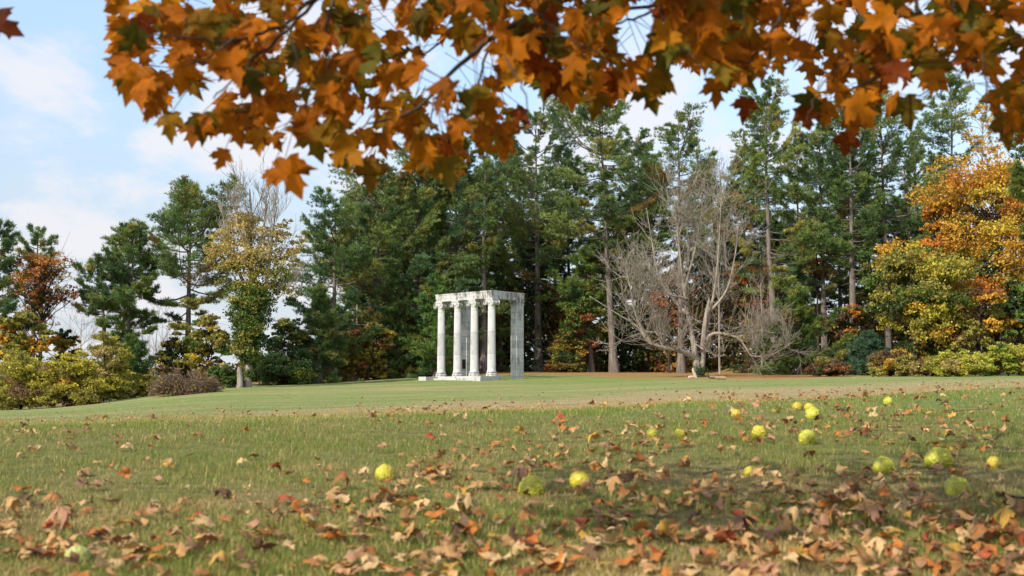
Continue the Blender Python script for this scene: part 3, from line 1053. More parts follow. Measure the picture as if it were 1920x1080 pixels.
# the big trees by the right edge
broadleaf(1722, 93, 560, 90, 148, [(GREEN, 3, -0.2), (OLIVE, 3, 0.2), (YGREEN, 3, 0.3), (GOLD, 0.8, 0), (DGREEN, 1.5, -0.6)],
          'green and yellow maple with a full leafy crown down to the ground', 101, n=34000, nb=84, size=(0.15, 0.32), twigs=0.5)
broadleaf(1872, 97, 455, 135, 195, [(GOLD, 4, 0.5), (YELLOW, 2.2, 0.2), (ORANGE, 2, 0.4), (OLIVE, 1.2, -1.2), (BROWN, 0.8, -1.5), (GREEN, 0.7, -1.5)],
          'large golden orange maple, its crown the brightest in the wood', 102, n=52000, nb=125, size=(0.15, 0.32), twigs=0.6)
broadleaf(1762, 99, 425, 40, 60, [(ORANGE, 3, 0), (GOLD, 3, 0)], 'orange maple top between the green maple and the golden maple', 103, n=5000, nb=22, size=(0.2, 0.4))
broadleaf(1835, 91, 610, 62, 62, [(BROWN, 3, 0), (RUST, 1.5, 0), (GOLD, 1.3, 0.3), (OLIVE, 2, 0)], 'brownish leaved tree under the golden maple', 104, n=7000, nb=32, size=(0.2, 0.38))
broadleaf(1915, 92, 600, 50, 85, [(DGREEN, 3, 0), (GREEN, 2, 0), (GOLD, 0.5, 0)], 'dark green leafy tree under the golden maple at the edge of the picture', 105, n=7000, nb=30, size=(0.2, 0.4))
broadleaf(1840, 112, 245, 45, 60, [(GOLD, 2, 0), (TAN, 2, 0)], 'thin golden tree top beneath the open pale pine', 106, n=900, nb=22, size=(0.2, 0.36), bark=M_GBARK, rt=0.14)
# understory
under = [
    (1585, 103, 612, 42, 62, [(ORANGE, 2.5, 0.3), (RUST, 2, 0), (OLIVE, 1.2, -0.5), (BROWN, 1.5, 0)], 'rusty orange tree between the dark hemlock and the green maple', 5200),
    (1535, 112, 480, 34, 70, [(ORANGE, 2, 0.5), (TAN, 1, 0), (OLIVE, 2, -0.5)], 'slim orange tree among the trunks right of the yellowing pine', 2200),
    (1420, 115, 555, 60, 75, [(RUST, 2, 0.4), (OLIVE, 2, 0), (TAN, 1.2, 0), (ORANGE, 1, 0.4)], 'rust and olive tree behind the right limb of the bare tree', 4200),
    (1255, 114, 560, 52, 75, [(RUST, 2, 0), (BROWN, 2, 0), (OLIVE, 1.2, 0)], 'reddish brown tree behind the stem of the bare tree', 4200),
    (1150, 116, 480, 46, 90, [(OLIVE, 2, 0), (TAN, 1.5, 0.4), (GREEN, 2, -0.3)], 'olive tree behind the leaning pine trunk', 2800),
    (1090, 114, 600, 44, 72, [(GREEN, 2, 0), (RUST, 1.2, 0.2), (OLIVE, 2, 0)], 'green and rust tree behind the short pine', 4200),
    (962, 121, 625, 36, 72, [(DGREEN, 2, 0), (OLIVE, 2, 0), (TAN, 1, 0.4), (RUST, 0.8, 0)], 'olive and rust leafy tree seen between the columns', 4200),
    (875, 114, 640, 40, 60, [(DGREEN, 3, 0), (BROWN, 1.5, 0), (OLIVE, 1, 0)], 'dark leafy tree behind the plaque pier', 3600),
    (690, 101, 648, 46, 55, [(TAN, 1.5, 0.2), (OLIVE, 2, 0), (YELLOW, 1.2, 0), (RUST, 1, -0.2)], 'yellow and tan vine covered tree left of the low evergreen', 4800),
    (640, 104, 650, 44, 58, [(RUST, 2, 0), (PLUM, 1.5, 0), (BROWN, 2, 0)], 'reddish brown tree at the foot of the stepped pine', 3600),
    (390, 88, 655, 46, 62, [(YELLOW, 0.7, 0.2), (OLIVE, 3, 0), (GREEN, 1.5, 0), (TAN, 2, 0)], 'golden vine covered tree beside the bare-topped yellow tree', 5200),
    (330, 90, 665, 36, 60, [(BROWN, 2, 0), (OLIVE, 2, 0), (DGREEN, 1.5, 0)], 'brown and olive tree at the foot of the broad pine', 3600),
    (540, 96, 640, 46, 45, [(DGREEN, 2, 0), (GREEN, 1.5, 0), (OLIVE, 1, 0)], 'dark green tree between the yellow tree and the stepped pine', 3600),
    (120, 90, 665, 44, 50, [(DGREEN, 2, 0), (GOLD, 1.2, 0.4), (OLIVE, 2, 0)], 'dark green and gold tree right of the rusty orange tree', 3600),
]
for k, (px, d, yc, hw, hh, pal, lab, n) in enumerate(under):
    broadleaf(px, d, yc, hw, hh, pal, lab, 130 + k, n=int(n * 1.7), nb=34, size=(0.14, 0.30), name='understory_tree', group='understory trees below the pines', rt=0.12)
broadleaf(74, 86, 545, 66, 100, [(RUST, 2.6, 0.4), (ORANGE, 2, 0.6), (OLIVE, 0.8, -1.0), (TAN, 0.8, 0)], 'thin rusty orange tree with bare twigs against the sky', 120, n=7000, nb=70, size=(0.10, 0.22), rt=0.16, hollow=0.2)
broadleaf(40, 80, 622, 62, 75, [(OLIVE, 3, 0), (GOLD, 1.6, 0.3), (DGREEN, 1, -0.5)], 'olive and gold tree below the rusty orange tree', 121, n=7000, nb=34, size=(0.18, 0.36), rt=0.14)

# shrubs and vine mounds on the edge of the lawn
shr = [
    (40, 768, 705, 78, 58, [(YGREEN, 4, 0.4), (OLIVE, 3, 0), (TAN, 1, 0), (BROWN, 0.3, -1.5)], 'big yellow-green vine mound at the very edge of the picture', 9000, 'vine_mound'),
    (135, 762, 700, 62, 52, [(YGREEN, 3, 0.4), (OLIVE, 3, 0), (BROWN, 0.3, -1.2), (GOLD, 0.5, 0)], 'olive vine mound with a rounded top beside the big yellow-green mound', 7000, 'vine_mound'),
    (195, 754, 672, 46, 62, [(OLIVE, 3, 0), (YGREEN, 2, 0.4), (TAN, 0.6, 0)], 'tall olive vine mound in front of the umbrella shaped pine', 6000, 'vine_mound'),
    (238, 748, 718, 42, 30, [(YGREEN, 3, 0), (OLIVE, 2, 0)], 'low yellow-green bush at the foot of the tall olive mound', 3000, 'bush'),
    (285, 742, 722, 36, 24, [(YELLOW, 1.5, 0), (YGREEN, 2, 0), (OLIVE, 1, 0)], 'low yellow bush next to the brown twiggy mound', 2600, 'bush'),
    (318, 728, 692, 44, 26, [(YGREEN, 2, 0.5), (OLIVE, 2, 0), (GOLD, 1, 0)], 'yellow-green mound rising behind the brown twiggy mound', 3400, 'bush'),
    (418, 728, 705, 30, 26, [((0.075, 0.14, 0.03), 3, 0), (GREEN, 2, 0)], 'fresh green bush beside the pale stump of the yellow tree', 3200, 'bush'),
    (535, 722, 678, 58, 46, [(DGREEN, 4, 0), (GREEN, 2, 0), (YELLOW, 0.3, 0)], 'large dark green bush right of the yellow tree', 7000, 'bush'),
    (625, 716, 698, 40, 20, [(TAN, 2, 0), (OLIVE, 2, 0), (RUST, 1, 0)], 'low tan and rust bush right of the dark green bush', 2600, 'bush'),
    (700, 712, 692, 40, 24, [(YELLOW, 2, 0.3), (OLIVE, 2, 0), (TAN, 1, 0)], 'yellow bush at the edge of the lawn left of the colonnade', 3000, 'bush'),
    (760, 708, 690, 36, 22, [(DGREEN, 2, 0), (BROWN, 1.5, 0), (OLIVE, 1, 0)], 'low dark bush just left of the platform', 2400, 'bush'),
    (1062, 698, 640, 34, 36, [(GOLD, 1.6, 1.2), (OLIVE, 3, -0.4), (DGREEN, 2, -0.4)], 'olive bush with a golden top right of the straight pine trunk', 3600, 'bush'),
    (1055, 698, 682, 30, 16, [(RUST, 2, 0), (ORANGE, 1.2, 0), (BROWN, 2, 0)], 'low red-orange bush below the golden-topped bush', 2000, 'bush'),
    (1215, 697, 672, 40, 26, [(DGREEN, 2, 0), (OLIVE, 2, 0), (RUST, 0.8, 0)], 'dark bush behind the trunk of the bare tree', 2600, 'bush'),
    (1275, 697, 675, 34, 22, [(GREEN, 2, 0), (YGREEN, 1, 0), (DGREEN, 2, 0)], 'green bush left of the bare tree trunk', 2400, 'bush'),
    (1345, 698, 680, 30, 18, [(GREEN, 2, 0), (OLIVE, 2, 0), (DGREEN, 1, 0)], 'green bush between the bare tree and the mound of needles', 2000, 'bush'),
    (1420, 700, 672, 40, 30, [(DGREEN, 3, 0), (BROWN, 2, 0), (OLIVE, 1, 0)], 'dark bush between the slim pine and the thick trunk', 2600, 'bush'),
    (1555, 706, 690, 46, 20, [(OLIVE, 2, 0), (BROWN, 2, 0), (RUST, 1, 0), (DGREEN, 1, 0)], 'low brown and olive bush below the dark hemlock', 3000, 'bush'),
    (1672, 706, 678, 42, 32, [(BROWN, 1, 0), (GOLD, 1, 0), (OLIVE, 3, 0), (TAN, 1, 0)], 'brownish olive bush between the blue-green spruce and the bright yellow-green bush', 3600, 'bush'),
    (1738, 706, 690, 30, 20, [(TAN, 1, 0), (RUST, 0.7, 0), (OLIVE, 3, 0)], 'low olive and tan bush left of the bright yellow-green bush', 2000, 'bush'),
    (1800, 706, 682, 58, 30, [((0.40, 0.39, 0.05), 5, 0.3), (YGREEN, 2, 0), (TAN, 0.7, -0.5)], 'bright yellow-green bush under the golden maple', 5200, 'bush'),
    (1892, 705, 676, 54, 34, [((0.32, 0.36, 0.05), 5, 0.3), (YGREEN, 2, 0), (GREEN, 1, -0.4)], 'lime green bush at the edge of the picture under the golden maple', 5200, 'bush'),
]
for k, (px, pyb, yc, hw, hh, pal, lab, n, nm) in enumerate(shr):
    broadleaf(px, None, yc, hw, hh, pal, lab, 200 + k, n=int(n * 3.2), nb=46, size=(0.08, 0.19), dome=True, name=nm, cat='bush', group='bushes along the edge of the lawn', py=pyb, rt=0.06, flat=0.75, hollow=0.3)


# ------------------------------------------------------------------ bare trees
def grow(g, r, p, dvec, L, rad, lev, maxlev, upb, seg_store, spread=0.7):
    n = 5
    P = [np.array(p, float)]
    d_ = unit(np.array(dvec, float))
    for k in range(n - 1):
        d_ = unit(d_ + r.normal(0, 0.13, 3) + np.array([0, 0, upb]))
        P.append(P[-1] + d_ * L / (n - 1))
    P = np.array(P)
    rads = np.maximum(np.linspace(rad, rad * 0.45, n), 0.011)
    if lev >= 2:
        for k in range(n - 1):
            seg_store.append((P[k], P[k + 1], rads[k], rads[k + 1]))
    else:
        tube(g, P, rads, 7, (1, 1, 1), False)
    if lev >= maxlev:
        return
    nc = r.randint(4, 7) if lev < 3 else r.randint(3, 6)
    for k in range(nc):
        f_ = r.uniform(0.25, 1.0) if k else 1.0
        q = P[min(n - 1, int(f_ * (n - 1)))]
        nd = unit(d_ + r.normal(0, spread, 3) * (1 if k else 0.4))
        grow(g, r, q, nd, L * r.uniform(0.5, 0.78), rad * (0.62 if k == 0 else 0.45) * (1.3 - 0.5 * f_), lev + 1, maxlev, upb, seg_store, spread)


def flush(g, store, tint=(1, 1, 1)):
    if store:
        segs(g, [s_[0] for s_ in store], [s_[1] for s_ in store], np.array([s_[2] for s_ in store]), np.array([s_[3] for s_ in store]), tint)


# the big bare tree in front of the pines
bt_foot = np.array(gpt(1308, 707))
D0 = bt_foot[1]
r = np.random.RandomState(5)
g = Geo()
store = []


def bp(px, py, dy=0.0):
    return np.array(W(px, py, D0 + dy)) - bt_foot


def spline(pts, n=14):
    P = np.array(pts)
    t_ = np.linspace(0, 1, len(P))
    tt = np.linspace(0, 1, n)
    # Catmull-Rom through the points
    outp = []
    for x in tt:
        f_ = x * (len(P) - 1)
        i = min(int(f_), len(P) - 2)
        u = f_ - i
        p0, p1, p2, p3 = P[max(i - 1, 0)], P[i], P[i + 1], P[min(i + 2, len(P) - 1)]
        outp.append(0.5 * ((2 * p1) + (-p0 + p2) * u + (2 * p0 - 5 * p1 + 4 * p2 - p3) * u ** 2 + (-p0 + 3 * p1 - 3 * p2 + p3) * u ** 3))
    return np.array(outp)


mains = [
    ([(1309, 712, 0), (1303, 660, 0), (1294, 610, 0.3), (1284, 560, 0.6), (1275, 480, 0.8), (1266, 400, 0.6), (1262, 345, 0.5)], 0.38, 0.02, 32, 5.0),
    ([(1316, 690, 0), (1322, 640, -0.2), (1330, 590, -0.4), (1340, 540, -0.6), (1348, 460, -1.0), (1352, 380, -1.2), (1358, 365, -1.2)], 0.22, 0.02, 24, 4.2),
    ([(1303, 672, 0), (1275, 657, -0.8), (1242, 651, -1.6), (1215, 640, -2.0), (1195, 612, -2.2), (1160, 590, -2.4), (1105, 555, -2.8)], 0.26, 0.03, 18, 3.6),
    ([(1222, 645, -1.9), (1200, 610, -2.4), (1188, 575, -2.8), (1180, 530, -3.0), (1168, 490, -3.2)], 0.15, 0.03, 14, 3.4),
    ([(1318, 650, -0.2), (1332, 628, -0.8), (1352, 625, -1.4), (1385, 634, -1.8), (1400, 655, -2.1), (1412, 668, -2.3), (1450, 664, -2.6), (1488, 640, -3.0)], 0.17, 0.03, 18, 3.4),
    ([(1383, 633, -1.8), (1410, 622, -2.2), (1440, 621, -2.6)], 0.09, 0.03, 9, 3.0),
    ([(1304, 645, 0.2), (1320, 655, -1.6), (1345, 667, -2.2), (1360, 665, -2.5)], 0.08, 0.02, 5, 1.6),
    ([(1290, 590, 0.3), (1262, 560, 1.0), (1235, 520, 1.6), (1222, 450, 2.0), (1212, 390, 2.2)], 0.17, 0.03, 18, 3.6),
    ([(1288, 560, 0.4), (1240, 548, -1.0), (1195, 520, -1.6), (1160, 520, -1.8)], 0.12, 0.03, 13, 3.2),
    ([(1330, 585, -0.4), (1362, 545, -1.0), (1378, 480, -1.4), (1385, 420, -1.6)], 0.13, 0.03, 15, 3.2),
    ([(1282, 545, 0.6), (1300, 480, 1.2), (1312, 420, 1.4), (1318, 370, 1.5)], 0.12, 0.03, 16, 3.4),
    ([(1300, 668, 0.1), (1270, 640, 1.0), (1225, 622, 1.4), (1190, 628, 1.6), (1140, 650, 1.8)], 0.10, 0.02, 12, 2.6),
]
for pts, ra, rb, nk, LL in mains:
    P = spline([bp(*q) for q in pts], 16)
    rads = rb + (ra - rb) * (1 - np.linspace(0, 1, 16)) ** (2.1 if ra > 0.3 else 1.7)
    if ra > 0.4:
        rads[0] *= 1.5
        rads[1] *= 1.15
    tube(g, P, rads, 9, (1, 1, 1))
    T = unit(np.gradient(P, axis=0))
    for k in range(int(nk * (0.85 if (ra > 0.25 or pts[-1][1] < 460) else 1.4))):
        f_ = r.uniform(0.3 if ra > 0.3 else 0.2, 1.0)
        i = int(f_ * 15)
        nd = unit(T[i] * 0.5 + r.normal(0, 0.6, 3) + np.array([0, 0, 0.45]))
        grow(g, r, P[i], nd, LL * r.uniform(0.45, 0.8) * (1.25 - 0.5 * f_), max(0.028, rads[i] * 0.34), 2, 4, 0.10, store, 0.55)
flush(g, store)
bare = empty('bare_tree', bt_foot, 'big leafless grey tree with low sweeping limbs in front of the pines', 'tree', 'leafless trees')
link('trunk', g.mesh('trunk', True), M_GBARK, bare)
g = Geo()                                                       # the broken stem
P = spline([bp(1317, 655, -0.5), bp(1321, 610, -0.8), bp(1327, 575, -0.9), bp(1330, 558, -0.9)], 8)
tube(g, P, [0.20, 0.19, 0.18, 0.17, 0.15, 0.12, 0.07, 0.02], 8)
sb = link('broken_stem', g.mesh('broken_stem', True), M_GBARK, bare)
g = Geo()
gl = Geo()                                                      # ivy at the foot of the trunk
cc = np.concatenate([np.array([0.15, -0.35, 0.35]) + r.normal(0, 1, (700, 3)) * np.array([0.28, 0.16, 0.30])])
gl.add(*leaf_faces(r, cc, 0.08, 0.16, 0.2, np.array(DGREEN) * r.uniform(0.7, 1.6, (700, 1))))
link('ivy', gl.mesh('ivy'), M_LEAF, bare)


def bare_tree(px, py, d, top, spread_px, label, seed, rt=0.18, nk=14, L=3.0, lean=0, bark=None, low=0.35, name='bare_tree', up=0.08):
    foot = np.array(gpt(px, py, d))
    r = np.random.RandomState(seed)
    H = W(px, top, foot[1]).z - foot[2]
    g = Geo()
    store = []
    s_ = np.linspace(0, 1, 12)
    ln = lean / F * foot[1]
    P = np.stack([ln * s_, 0 * s_, H * s_ * 0.95], -1) + np.cumsum(r.normal(0, 0.07, (12, 3)), 0) * s_[:, None]
    P[0, 2] = -0.3
    rads = np.linspace(rt, rt * 0.18, 12)
    rads[0] *= 1.3
    tube(g, P, rads, 8)
    for k in range(nk):
        f_ = r.uniform(low, 1.0)
        i = int(f_ * 11)
        a = r.uniform(0, 6.28)
        nd = unit(np.array([math.cos(a), math.sin(a), r.uniform(0.3, 1.2)]))
        grow(g, r, P[i], nd, L * r.uniform(0.6, 1.1) * (1.2 - 0.6 * f_), max(0.03, rads[i] * 0.4), 2, 4, up, store, 0.5)
    flush(g, store)
    e_ = empty(name, foot, label, 'tree', 'leafless trees')
    link('trunk', g.mesh('trunk', True), bark or M_GBARK, e_)
    return e_


bare_tree(1376, 698, None, 300, 40, 'slim dead pine trunk with broken bare twigs rising from the mound of needles', 71, rt=0.30, nk=14, L=2.2, lean=-22, bark=M_PBARK, low=0.55, name='dead_pine')
bare_tree(1722, None, 112, 288, 20, 'broken dead pine trunk with a snapped top among the pines', 72, rt=0.34, nk=3, L=1.6, lean=-6, bark=M_PBARK, low=0.6, name='dead_pine')
bare_tree(1350, None, 108, 285, 40, 'thin leafless tree behind the dead pine trunk', 73, rt=0.10, nk=14, L=3.0, low=0.4)
bare_tree(1430, None, 110, 470, 40, 'small leafless tree behind the right limb of the big bare tree', 75, rt=0.12, nk=14, L=2.6, low=0.2)
bare_tree(1880, None, 112, 250, 40, 'thin leafless tree rising out of the golden maple', 76, rt=0.14, nk=16, L=3.0, low=0.5)
bare_tree(668, None, 106, 345, 40, 'dead twiggy tree top at the edge of the dead-branch pine', 77, rt=0.12, nk=8, L=2.0, low=0.6)
bare_tree(290, None, 96, 590, 40, 'small grey leafless tree between the umbrella pine and the broad pine', 78, rt=0.09, nk=12, L=2.4, low=0.2)
bare_tree(150, None, 120, 585, 40, 'pale leafless tree far behind the rusty orange tree', 79, rt=0.1, nk=16, L=3.4, low=0.2)
bare_tree(245, None, 125, 588, 40, 'pale leafless tree far behind the umbrella shaped pine', 80, rt=0.1, nk=16, L=3.4, low=0.2)

# the yellow tree wrapped in vines, its bare top above
yt_foot = np.array(gpt(462, 726))
r = np.random.RandomState(9)
DY = yt_foot[1]
g = Geo()
store = []


def yp(px, py, dy=0.0):
    return np.array(W(px, py, DY + dy)) - yt_foot


for pts, ra, rb, nk, LL in [
    ([(463, 732, 0), (468, 660, 0), (474, 590, 0), (472, 520, 0.2), (468, 450, 0), (470, 395, 0), (468, 355, 0)], 0.36, 0.05, 10, 3.2),
    ([(472, 600, 0), (492, 560, -0.4), (505, 500, -0.6), (512, 430, -0.6), (520, 385, -0.6)], 0.17, 0.03, 13, 3.0),
    ([(470, 560, 0), (448, 510, 0.5), (430, 460, 0.6), (418, 410, 0.6)], 0.16, 0.03, 11, 2.8),
    ([(470, 500, 0), (490, 450, 0.6), (498, 400, 0.8), (500, 360, 0.8)], 0.13, 0.03, 11, 2.6),
    ([(482, 590, -0.3), (520, 560, -0.8), (545, 535, -1.0)], 0.10, 0.03, 8, 2.2),
    ([(464, 470, 0), (446, 420, -0.5), (440, 385, -0.6)], 0.12, 0.03, 11, 2.6),
]:
    P = spline([yp(*q) for q in pts], 14)
    rads = np.linspace(ra, rb, 14)
    tube(g, P, rads, 8)
    T = unit(np.gradient(P, axis=0))
    for k in range(nk):
        f_ = r.uniform(0.45, 1.0)
        i = int(f_ * 13)
        grow(g, r, P[i], unit(T[i] + r.normal(0, 0.5, 3) + np.array([0, 0, 0.2])), LL * 0.75 * r.uniform(0.5, 1.0), max(0.025, rads[i] * 0.4), 2, 4, 0.12, store, 0.32)
flush(g, store)
yt = empty('vine_covered_tree', yt_foot, 'bare-topped tree wrapped in green and straw yellow vine leaves', 'tree')
link('trunk', g.mesh('trunk', True), M_GBARK, yt)
blobs = []
for (px, py, rad, colr, dy) in [
    (468, 690, 13, DGREEN, -.3), (466, 665, 16, GREEN, -.4), (464, 640, 22, GREEN, -.4), (470, 615, 24, OLIVE, -.5), (480, 600, 24, DGREEN, -.4), (452, 600, 24, GREEN, -.5), (446, 570, 24, OLIVE, -.5), (474, 560, 30, GREEN, -.6), (500, 580, 26, DGREEN, -.5),
    (505, 545, 30, DGREEN, -.5), (532, 545, 26, OLIVE, -.5), (540, 515, 24, GREEN, -.4), (520, 510, 28, OLIVE, -.5), (490, 515, 34, OLIVE, -.7), (455, 530, 30, OLIVE, -.6), (455, 495, 34, TAN, -.8), (430, 500, 26, OLIVE, -.4),
    (485, 480, 34, TAN, -.7), (515, 470, 32, TAN, -.5), (540, 480, 22, TAN, -.3), (430, 470, 34, TAN, -.6), (408, 475, 22, TAN, -.2), (440, 440, 32, TAN, -.6), (415, 445, 24, TAN, -.3), (465, 430, 28, TAN, -.4), (500, 440, 26, TAN, -.4), (525, 440, 22, TAN, -.2), (442, 412, 22, TAN, -.2), (550, 470, 14, GOLD, 0), (470, 545, 26, GREEN, .8), (495, 500, 30, OLIVE, 1.0), (440, 480, 28, GREEN, 1.0)]:
    rm = rad / F * DY
    blobs.append((yp(px, py, dy), (rm, rm, rm * 0.7), colr))
gl = Geo()
for (px, py, rad, colr, dy) in [(560, 500, 14, OLIVE, 0), (555, 452, 15, TAN, .3), (398, 462, 16, TAN, 0), (392, 490, 14, OLIVE, .2), (545, 575, 14, DGREEN, -.4), (462, 705, 16, DGREEN, -.4), (474, 700, 14, DGREEN, .3), (470, 672, 18, DGREEN, -.4), (458, 655, 18, OLIVE, -.4), (476, 640, 20, DGREEN, -.3), (530, 600, 12, OLIVE, -.3), (535, 420, 13, TAN, .2), (480, 405, 18, TAN, 0), (425, 425, 18, TAN, 0)]:
    rm = rad / F * DY
    blobs.append((yp(px, py, dy), (rm, rm, rm * 0.8), colr))
rb9 = np.random.RandomState(10)
blobs = [(c_ + rb9.normal(0, 0.22, 3), tuple(x * rb9.uniform(0.75, 1.2) for x in rd_), k_) for c_, rd_, k_ in blobs]
for _k in range(34):
    py_ = 545 + 165 * (_k + rb9.rand()) / 34
    rm = rb9.uniform(15, 24) / F * DY * np.interp(py_, [545, 640, 710], [1.25, 1.0, 0.62])
    blobs.append((yp(470 + rb9.uniform(-20, 16) * np.interp(py_, [545, 710], [1.3, 0.4]), py_, rb9.uniform(-0.8, 0.5)), (rm, rm, rm), (GREEN, DGREEN, OLIVE, GREEN)[_k % 4]))
for _k in range(26):
    px_, py_ = rb9.uniform(395, 560), rb9.uniform(408, 560)
    rm = rb9.uniform(6, 12) / F * DY
    blobs.append((yp(px_, py_, rb9.uniform(-0.8, 0.8)), (rm * 1.2, rm * 1.2, rm * 0.7), TAN if py_ < 500 else OLIVE))
gl.add(*blob_leaves(r, blobs, 46000, 0.10, 0.22))
link('crown', gl.mesh('crown'), M_LEAF, yt)
# pale bare stump beside it
sf = np.array(gpt(449, 727))
g = Geo()
tube(g, [(0, 0, -0.2), (0.02, 0, 0.3), (0.0, 0, 0.8), (-0.05, 0, 1.25), (-0.06, 0, 1.5)], [0.28, 0.22, 0.20, 0.17, 0.10], 9)
st_ = link('stump', g.mesh('stump', True), M_GBARK, None, sf)
tag(st_, 'pale grey stump standing against the vine wrapped yellow tree', 'stump')
# brown twiggy mound
tf = np.array(gpt(345, 740))
r = np.random.RandomState(15)
g = Geo()
n = 3600
th = r.uniform(0, 2 * math.pi, n)
q = np.sqrt(r.uniform(0, 1, n))
sx, sy, sz = 46 / F * tf[1], 1.9, 44 / F * tf[1]
P0 = np.stack([q * np.cos(th) * sx, q * np.sin(th) * sy, np.sqrt(np.maximum(0, 1 - q ** 2)) * sz * r.uniform(0.15, 1.0, n) + 0.05 + 0.15 * np.sin(q * 9)], -1)
P0[:, 2] *= 0.72 + 0.22 * np.sin(2 * th + 0.8) + 0.16 * np.sin(5 * th + 2)
P0[:, 0] *= 1.05 + 0.16 * np.sin(3 * th)
P1 = P0 + unit(np.stack([np.cos(th), np.sin(th), r.uniform(-1.3, 0.5, n)], -1) + r.normal(0, 0.4, (n, 3))) * r.uniform(0.3, 0.9, (n, 1))
P1[:, 2] = np.maximum(P1[:, 2], 0.0)
segs(g, P0, P1, 0.018, 0.008, np.array((0.72, 0.58, 0.48)) * r.uniform(0.5, 1.4, (n, 1)))
tm = link('twig_mound', g.mesh('twig_mound'), M_GBARK, None, tf)
gl = Geo()
kk = np.where((q > 0.35) & (r.rand(n) < 0.55))[0]
gl.add(*leaf_faces(r, P1[kk] + r.normal(0, 0.08, (len(kk), 3)) + np.array([0, 0, 0.05]), 0.08, 0.18, 0.4, np.array([OLIVE, BROWN, TAN, RUST])[r.randint(0, 4, len(kk))] * 0.8 * r.uniform(0.6, 1.2, (len(kk), 1))))
link('foliage', gl.mesh('foliage'), M_LEAF, tm)
tag(tm, 'rounded brown mound of bare twigs at the edge of the lawn', 'bush')

# undergrowth mass far back between the trunks
r = np.random.RandomState(21)
n = 105000
pxs = r.uniform(-260, 2180, n)
dd = r.uniform(116, 136, n)
xs = (pxs - 960) / F * dd
zg = ground(xs, dd)
hmax = (np.interp(pxs, [-260, 100, 300, 560, 640, 900, 1300, 1700, 2180], [4.5, 3.4, 2.8, 3.0, 8.0, 9.0, 10.0, 10.5, 10])) * (0.75 + 0.35 * vnoise(xs, dd * 0, 0.5, 31))
zs = zg + hmax * r.uniform(0.0, 1, n) ** 1.1
palu = np.array([DGREEN, DGREEN, OLIVE, BROWN, RUST, GREEN, ORANGE, TAN])
ci = np.clip(((vnoise(xs, dd * 0.6, 0.35, 33) + 1) * 3.2 + r.normal(0, 1.0, n)), 0, 7).astype(int)
V, Fq, tcol = leaf_faces(r, np.stack([xs, dd, zs], -1), 0.25, 0.6, 0.3, palu[ci] * 0.75 * r.uniform(0.6, 1.3, (n, 1)))
g = Geo()
g.add(V, Fq, tcol)
ug = link('undergrowth', g.mesh('undergrowth'), M_LEAF)
ug['kind'] = 'stuff'
ug['label'] = 'tangled undergrowth deep in the wood'

# small things on the litter under the trees
g = Geo()
r = np.random.RandomState(3)
tube(g, spline([(0.3, 0, -0.1), (0.12, -0.1, 0.4), (-0.1, -0.15, 0.8), (-0.05, -0.1, 1.05)], 7), [0.26, 0.24, 0.2, 0.18, 0.14, 0.1, 0.05], 8)
tube(g, spline([(-0.75, -0.2, 0.05), (-0.3, -0.2, 0.12), (0.2, -0.15, 0.12)], 5), [0.12, 0.16, 0.16, 0.14, 0.1], 7)
o_ = link('split_log', g.mesh('split_log', True), M_WOOD, None, np.array(gpt(1301, 709)))
o_.scale = (0.6, 0.6, 0.75)
tag(o_, 'pale split piece of wood leaning at the foot of the big bare tree', 'wood')
for k, (px, py, lab) in enumerate([(1337, 711, 'short cut log lying nearer the bare tree trunk'), (1352, 712, 'short cut log lying farther from the bare tree trunk')]):
    g = Geo()
    L = 0.32 + 0.06 * k
    tube(g, [(-L, 0, 0.12), (-L * 0.4, 0.02, 0.14), (L * 0.4, -0.03, 0.13), (L, 0.03, 0.11)], [0.10, 0.12, 0.12, 0.10], 9, (0.6, 0.5, 0.42))
    o_ = link('log', g.mesh('log', True), M_WOOD, None, np.array(gpt(px, py)))
    o_.rotation_euler = (0, 0, 0.4 - 0.9 * k)
    tag(o_, lab, 'log', 'cut logs near the bare tree')
g = Geo()
lathe(g, [(0.16, -0.1), (0.17, 0.2), (0.12, 0.42), (0.09, 0.62), (0.05, 0.72)], 12)
o_ = link('marker_stone', g.mesh('marker_stone', True), M_COL, None, np.array(gpt(1259, 698)))
tag(o_, 'small white marker stone standing in the litter left of the bare tree', 'stone')

# ------------------------------------------------------------------ maple leaf shapes
HALF = [(0.00, 0.02), (0.14, -0.05), (0.38, 0.00), (0.31, 0.12), (0.45, 0.19), (0.50, 0.30), (0.69, 0.50), (0.48, 0.46), (0.42, 0.56), (0.30, 0.50),
        (0.19, 0.46), (0.21, 0.62), (0.31, 0.77), (0.16, 0.76), (0.0, 1.06)]
OUTL = np.array(HALF + [(-x, y) for x, y in HALF[-2:0:-1]])
OUTL[:, 1] -= 0.38
OUTL *= 0.74                     # about one unit wide


def maple_leaf(seed, curl=0.25, fold=0.2, ripple=0.04):
    r = np.random.RandomState(seed)
    O = OUTL * (1 + r.normal(0, 0.035, OUTL.shape))
    m_ = len(O)
    rings = [np.zeros((1, 2)), O * 0.34, O * 0.68, O]
    P = np.concatenate(rings)
    x, y = P[:, 0], P[:, 1]
    q = r.uniform(0, 6.28, 4)
    z = fold * np.abs(x) + curl * (np.cos(q[0]) * x * x * 1.6 + np.sin(q[0]) * y * y * 1.6 + 0.9 * np.sin(q[1]) * x * y) + ripple * np.sin(9 * x + q[2]) * np.sin(8 * y + q[3])
    z = z + 0.5 * curl * np.maximum(0, np.hypot(x, y) - 0.3) ** 1.5 * np.sin(3 * np.arctan2(y, x) + q[2]) * 2
    V = np.stack([x * (1 - 0.25 * abs(curl) * np.abs(x)), y, z], -1)
    F1 = [[0, 1 + k, 1 + (k + 1) % m_] for k in range(m_)]
    F2 = []
    for a in (1, 1 + m_):
        F2 += [[a + k, a + m_ + k, a + m_ + (k + 1) % m_, a + (k + 1) % m_] for k in range(m_)]
    return V, np.array(F1), np.array(F2)


